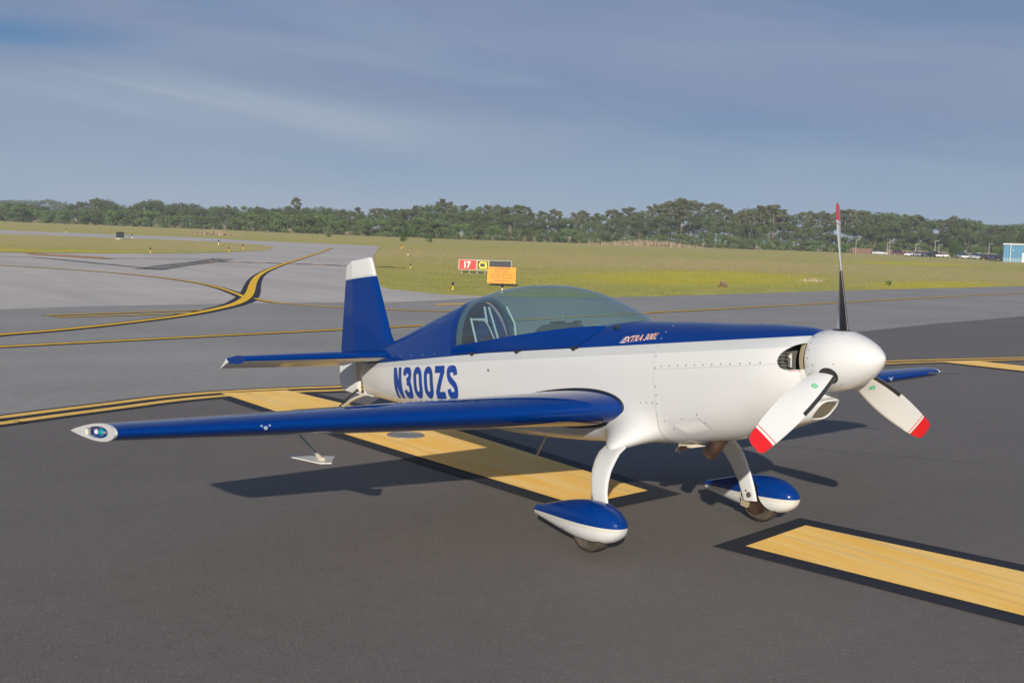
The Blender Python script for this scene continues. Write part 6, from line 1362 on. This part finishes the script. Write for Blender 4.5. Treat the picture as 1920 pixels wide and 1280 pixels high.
def tree_proto(kind, seed):
    r = random.Random(seed); cs, rs = [], []; b = MB()
    if kind == 'pine':       # unit height, bare lower trunk, flat-topped open crown
        lean = r.uniform(-.02, .02); top = (lean, r.uniform(-.02, .02), .96); b.tube([(0, 0, 0), (lean*.5, 0, .5), top], [.016, .012, .004], 7); b.m = [0]*len(b.f)
        base_ = r.uniform(.38, .6); nlev = r.randint(9, 13)
        for k in range(nlev):
            z = base_+(1-base_)*(k/(nlev-1))**.8*.94; sp_ = (.19 if k < nlev-3 else .12)*r.uniform(.55, 1.1)*(1-.3*(k/(nlev-1)))
            a = r.uniform(0, 6.28); 
            for j in range(r.choice((1, 2, 2))):
                a += 2.4+r.uniform(-.5, .5); c = (top[0]*z+sp_*math.cos(a)*.8, sp_*math.sin(a)*.8, z+r.uniform(0, .03)); cs.append(c); rs.append((r.uniform(.045, .085), r.uniform(.045, .085), r.uniform(.025, .048)))
                b.tube([(top[0]*z, 0, z-.04), c], [.005, .002], 4)
        cs.append(top); rs.append((.07, .07, .045)); n, sz = 2600, .022
    elif kind == 'broad':
        b.tube([(0, 0, 0), (.01, 0, .35), (0, 0, .7)], [.028, .02, .008], 7)
        for k in range(r.randint(15, 20)):
            a = r.uniform(0, 6.28); z = r.uniform(.22, .88); sp_ = .30*math.sqrt(max(1-((z-.50)/.52)**2, .05))*r.uniform(.45, 1.05); c = (sp_*math.cos(a), sp_*math.sin(a), z); cs.append(c); q = r.uniform(.09, .16); rs.append((q, q, q*.75))
            if k % 3 == 0: b.tube([(0, 0, .25), (c[0]*.5, c[1]*.5, z*.6+.1), c], [.012, .008, .003], 5)
        cs.append((0, 0, .9)); rs.append((.12, .12, .09)); n, sz = 3200, .028
    else:                    # shrub / willow: rounded, foliage to the ground, several thin stems
        for k in range(4): a = k*1.57+r.uniform(-.4, .4); b.tube([(.02*math.cos(a), .02*math.sin(a), 0), (.2*math.cos(a), .2*math.sin(a), .4), (.3*math.cos(a), .3*math.sin(a), .65)], [.016, .011, .004], 5)
        for k in range(r.randint(16, 22)):
            a = r.uniform(0, 6.28); z = r.uniform(.10, .84); sp_ = .46*math.sqrt(max(1-((z-.35)/.66)**2, .04))*r.uniform(.4, 1.05); c = (sp_*math.cos(a), sp_*math.sin(a), z); cs.append(c); q = r.uniform(.12, .20); rs.append((q, q, q*.8))
        n, sz = 2200, .045
    V, F = leaves(cs, rs, n, sz); return V, F, b
def meshof(name, V, F, mt, sm_=False):
    me = bpy.data.meshes.new(name); me.from_pydata([tuple(v) for v in V], [], F); me.materials.append(mt); me.update(); return me
PT = {}
for kind, mt, n in (('pine', m_pine, 7), ('broad', m_broad, 6), ('shrub', m_shrub, 6)):
    PT[kind] = []
    for k in range(n):
        V, F, b = tree_proto(kind, 100+k*7+len(kind)); PT[kind].append((meshof('crown', V, F, mt), meshof('trunk', b.v, b.f, m_bark)))
marks = [(-20, 'beyond the left edge of the ridge'), (60, 'at the left edge under the hazy ridge'), (235, 'behind the black sign box'), (350, 'right of the black sign box'), (520, 'behind the tan reed patch'), (600, 'beside the lone tall pine left of the fin'), (740, 'behind the fin'), (830, 'behind the round field bushes'),
         (960, 'behind the red runway sign'), (1130, 'behind the canopy'), (1300, 'behind the tan brush mound'), (1420, 'over the long nose'), (1540, 'left of the upright propeller blade'), (1640, 'right of the upright propeller blade'), (1790, 'behind the parked cars'), (1935, 'around the blue building'), (2600, 'beyond the blue building')]
def mark(px): return next(m_ for lim, m_ in marks if px <= lim)
ORD = ['first', 'second', 'third', 'fourth', 'fifth', 'sixth', 'seventh', 'eighth', 'ninth', 'tenth', 'eleventh', 'twelfth', 'thirteenth', 'fourteenth', 'fifteenth', 'sixteenth', 'seventeenth', 'eighteenth', 'nineteenth', 'twentieth', 'twenty-first', 'twenty-second', 'twenty-third', 'twenty-fourth', 'twenty-fifth']
KN = {'pine': ('pine_tree', 'dark open-crowned pine', 'pine tree', 'pines '), 'broad': ('broadleaf_tree', 'dull broadleaf tree', 'tree', 'broadleaf trees '), 'shrub': ('willow_shrub', 'bright green shrub', 'shrub', 'rounded shrubs '), 'far': ('distant_tree', 'pale blue-green ridge tree', 'tree', 'far ridge trees ')}
def plant(kind, x, y, h, wf, px, k=None, mt=None, label=None, name=None, cat=None, group=None):
    kk = 'broad' if kind == 'far' else kind; cr, tr = PT[kk][random.randrange(len(PT[kk])) if k is None else k]
    nm, lb, ct, gp = KN[kind]
    t_ = bpy.data.objects.new(name or nm, None); t_.location = (x, y, -.08); t_.rotation_euler = (0, 0, random.uniform(0, 6.28)); link(t_)
    tag(t_, label or lb+' from the left '+mark(px), cat or ct, group if label else gp+mark(px)); t_['px'] = px
    for nn, me in (('crown', cr), ('trunk', tr)):
        o = bpy.data.objects.new(nn, me); link(o, t_); o.scale = (wf, wf, h)
    return t_
for kind, x, y, h, wf, px in DATA['trees']:
    w = h*(1. if kind != 'pine' else random.uniform(.85, 1.25)) if kind != 'shrub' else h*random.uniform(1.1, 1.7)
    if kind in ('broad', 'far'): w = h*random.uniform(.95, 1.35)
    lab = None
    if (kind, px) == ('pine', 555): lab = 'lone tall pine with a round open top left of the fin'
    elif (kind, px) == ('pine', 1276): lab = 'tallest pale-trunked pine over the nose of the airplane'
    elif (kind, px) == ('pine', 1423): lab = 'left one of two separate tall pines left of the propeller blade'
    elif (kind, px) == ('pine', 1448): lab = 'right one of two separate tall pines left of the propeller blade'
    elif (kind, px) == ('pine', 1090): lab = 'single small-topped pine standing alone above the canopy'
    if lab: w = h*(.95 if px != 1448 else 1.5)
    plant(kind, x, y, h, w, px, label=lab)
# every tree is named by its place, counted from the left within its stretch of the wood
rows = {}
for o in COL.objects:
    if 'px' in o and o.get('group') and str(o.get('label', '')).find(' from the left ') > 0: rows.setdefault(o['group'], []).append(o)
for g, L in rows.items():
    for k, o in enumerate(sorted(L, key=lambda q: q['px'])): o['label'] = ORD[min(k, 24)]+' '+o['label']
for o in COL.objects:
    if 'px' in o: del o['px']
# single bushes out in the field
V, F, b = tree_proto('shrub', 909); PT['bush'] = [(meshof('foliage', V, F, m_bushm), meshof('stem', b.v, b.f, m_bark))]
KN['bush'] = ('field_bush', '', 'bush', '')
for (x, y, h, w), lb in zip(DATA['bush'], ('larger dark green bush alone in the grass above the red sign', 'smaller round dark bush to the right of the larger field bush', 'round dark bush just right of the upright propeller blade', 'tall bright green bush in the middle of the parked cars', 'tiny bush on the grass left of the fin top', 'low green weed tuft on the near grass beyond the spinner')):
    cr, st_ = PT['bush'][0]; t_ = place('field_bush', lb, 'bush', x, y, random.uniform(0, 6)); 
    for nn, me in (('foliage', cr), ('stem', st_)): o = bpy.data.objects.new(nn, me); link(o, t_); o.scale = (w*1.15, w*1.15, h*1.15)
# dry reed and brush patches
def reeds(name, x, y, h, w, label):
    n = 1400 if w > 5 else 260; a = TOCAM(x, y)+math.pi/2; ca, sa = math.cos(a), math.sin(a); u = rng.normal(size=n)*.30*w; v = rng.normal(size=n)*min(w*.15, 2.5)
    hh = h*rng.uniform(.35, 1.0, n)*np.exp(-(u/(w*.5))**2*.7); px_, py_ = u*ca-v*sa, u*sa+v*ca; s_ = h*.10+.02
    V = []; F = []
    for i in range(n):
        q = rng.uniform(0, 3.14); dx_, dy_ = math.cos(q)*s_, math.sin(q)*s_; lx, ly = rng.normal()*s_*1.5, rng.normal()*s_*1.5
        V += [(px_[i]-dx_, py_[i]-dy_, 0), (px_[i]+dx_, py_[i]+dy_, 0), (px_[i]+lx, py_[i]+ly, hh[i])]; F.append((3*i, 3*i+1, 3*i+2))
    o = obj(name, V, F, m_tan, None, smooth=False); o.location = (x, y, -.08); o['kind'] = 'stuff'; tag(o, label, 'dry brush')
for (x, y, h, w), lb in zip(DATA['tan'], ('patch of tan dry reeds in front of the left treeline', 'long mound of dry tan brush in front of the pines', 'low dead brush clump in the grass beyond the spinner', 'thin dry stalks in the yellow grass')): reeds('dry_reeds', x, y, h, w, lb)
# --- blades of grass standing on the near field edge
def in_poly(X, Y, poly_):
    P = np.array(poly_); inside = np.zeros(len(X), bool); j = len(P)-1
    for i in range(len(P)):
        c = ((P[i, 1] > Y) != (P[j, 1] > Y)) & (X < (P[j, 0]-P[i, 0])*(Y-P[i, 1])/(P[j, 1]-P[i, 1]+1e-12)+P[i, 0]); inside ^= c; j = i
    return inside
fieldp = [p for p in Gs]+[(-150, 330), (-330, 330), (-260, 100)]
def grass_blades(name, polyg, n, dmin, dmax, label, hmul=1.):
    D_ = dmin*np.exp(rng.uniform(0, math.log(dmax/dmin), n)); az_ = rng.uniform(R_(_y_deg-26), R_(_y_deg+26), n); X = CAMPOS.x+D_*np.cos(az_); Y = CAMPOS.y+D_*np.sin(az_)
    k = in_poly(X, Y, polyg); X, Y, D_ = X[k], Y[k], D_[k]; m_ = len(X)
    clump = np.array([pnoise(Vector((x*.35, y*.35, 0))) for x, y in zip(X, Y)]); keep = (rng.uniform(-1.0, .8, m_) < clump) & (rng.random(m_) < np.clip((dmax-D_)/(dmax*.75), 0, 1)); X, Y, D_, clump = X[keep], Y[keep], D_[keep], clump[keep]; m_ = len(X)
    h = hmul*(.02+.03*rng.random(m_)+.04*np.clip(clump, 0, 1)); w = .003+.00022*D_; a = rng.uniform(0, math.pi, m_); lx, ly = rng.normal(size=m_)*.02, rng.normal(size=m_)*.02
    V = np.zeros((m_, 3, 3)); V[:, 0] = np.stack([X-w*np.cos(a), Y-w*np.sin(a), np.full(m_, -.07)], 1); V[:, 1] = np.stack([X+w*np.cos(a), Y+w*np.sin(a), np.full(m_, -.07)], 1); V[:, 2] = np.stack([X+lx, Y+ly, -.06+h], 1)
    me = bpy.data.meshes.new(name); me.vertices.add(m_*3); me.vertices.foreach_set('co', V.reshape(-1)); me.loops.add(m_*3); me.loops.foreach_set('vertex_index', np.arange(m_*3)); me.polygons.add(m_); me.polygons.foreach_set('loop_start', np.arange(m_)*3); me.polygons.foreach_set('loop_total', np.full(m_, 3)); me.update(); me.validate()
    me.materials.append(m_blade); o = link(bpy.data.objects.new(name, me)); o['kind'] = 'stuff'; tag(o, label, 'grass')
_y_deg = 143.01
grass_blades('field_grass', fieldp, 480000, 22, 260, 'rough yellow-green grass of the big field beyond the taxiway')
grass_blades('island_grass', island+[(-100, -20)], 60000, 55, 170, 'mown grass on the island between the taxiways', .8)
# --- a small bird high on the left
bd_ = thing('flying_bird', 'tiny dark bird high in the sky above the left treeline', 'bird', BIRD)
m_bird = mat('dark_feathers', (.03, .03, .032), .7)
b = MB(); b.tube([(-.22, 0, 0), (-.12, 0, .0), (.0, 0, .0), (.12, 0, .01), (.2, 0, .01)], [.015, .05, .065, .04, .008], 10); b.build('body', m_bird, bd_)
for s_ in (-1, 1): b = MB(); b.add([(.08, 0, .02), (-.10, 0, .02), (-.08, s_*.28, .10), (.06, s_*.25, .10), (-.05, s_*.55, .06)], [(0, 1, 2, 3), (3, 2, 4)]); b.add([(.08, 0, .012), (-.10, 0, .012), (-.08, s_*.28, .092), (.06, s_*.25, .092), (-.05, s_*.55, .052)], [(3, 2, 1, 0), (4, 2, 3)]); b.build('wing', m_bird, bd_, smooth=False)

# --- the morning air
HAZE = .00028
b = MB(); hx0, hx1, hy0, hy1 = -1500, 60, -900, 1300
b.box(((hx0+hx1)/2, (hy0+hy1)/2, 16.0), (hx1-hx0, hy1-hy0, 36.0))
m_haze = bpy.data.materials.new('haze'); m_haze.use_nodes = True; m_haze.node_tree.nodes.clear()
_o = m_haze.node_tree.nodes.new('ShaderNodeOutputMaterial'); _v = m_haze.node_tree.nodes.new('ShaderNodeVolumePrincipled')
_v.inputs['Color'].default_value = (.78, .86, .97, 1); _v.inputs['Density'].default_value = HAZE; _v.inputs['Anisotropy'].default_value = .0
m_haze.node_tree.links.new(_v.outputs[0], _o.inputs['Volume'])
hz = b.build('haze', m_haze, None, smooth=False); hz['kind'] = 'stuff'
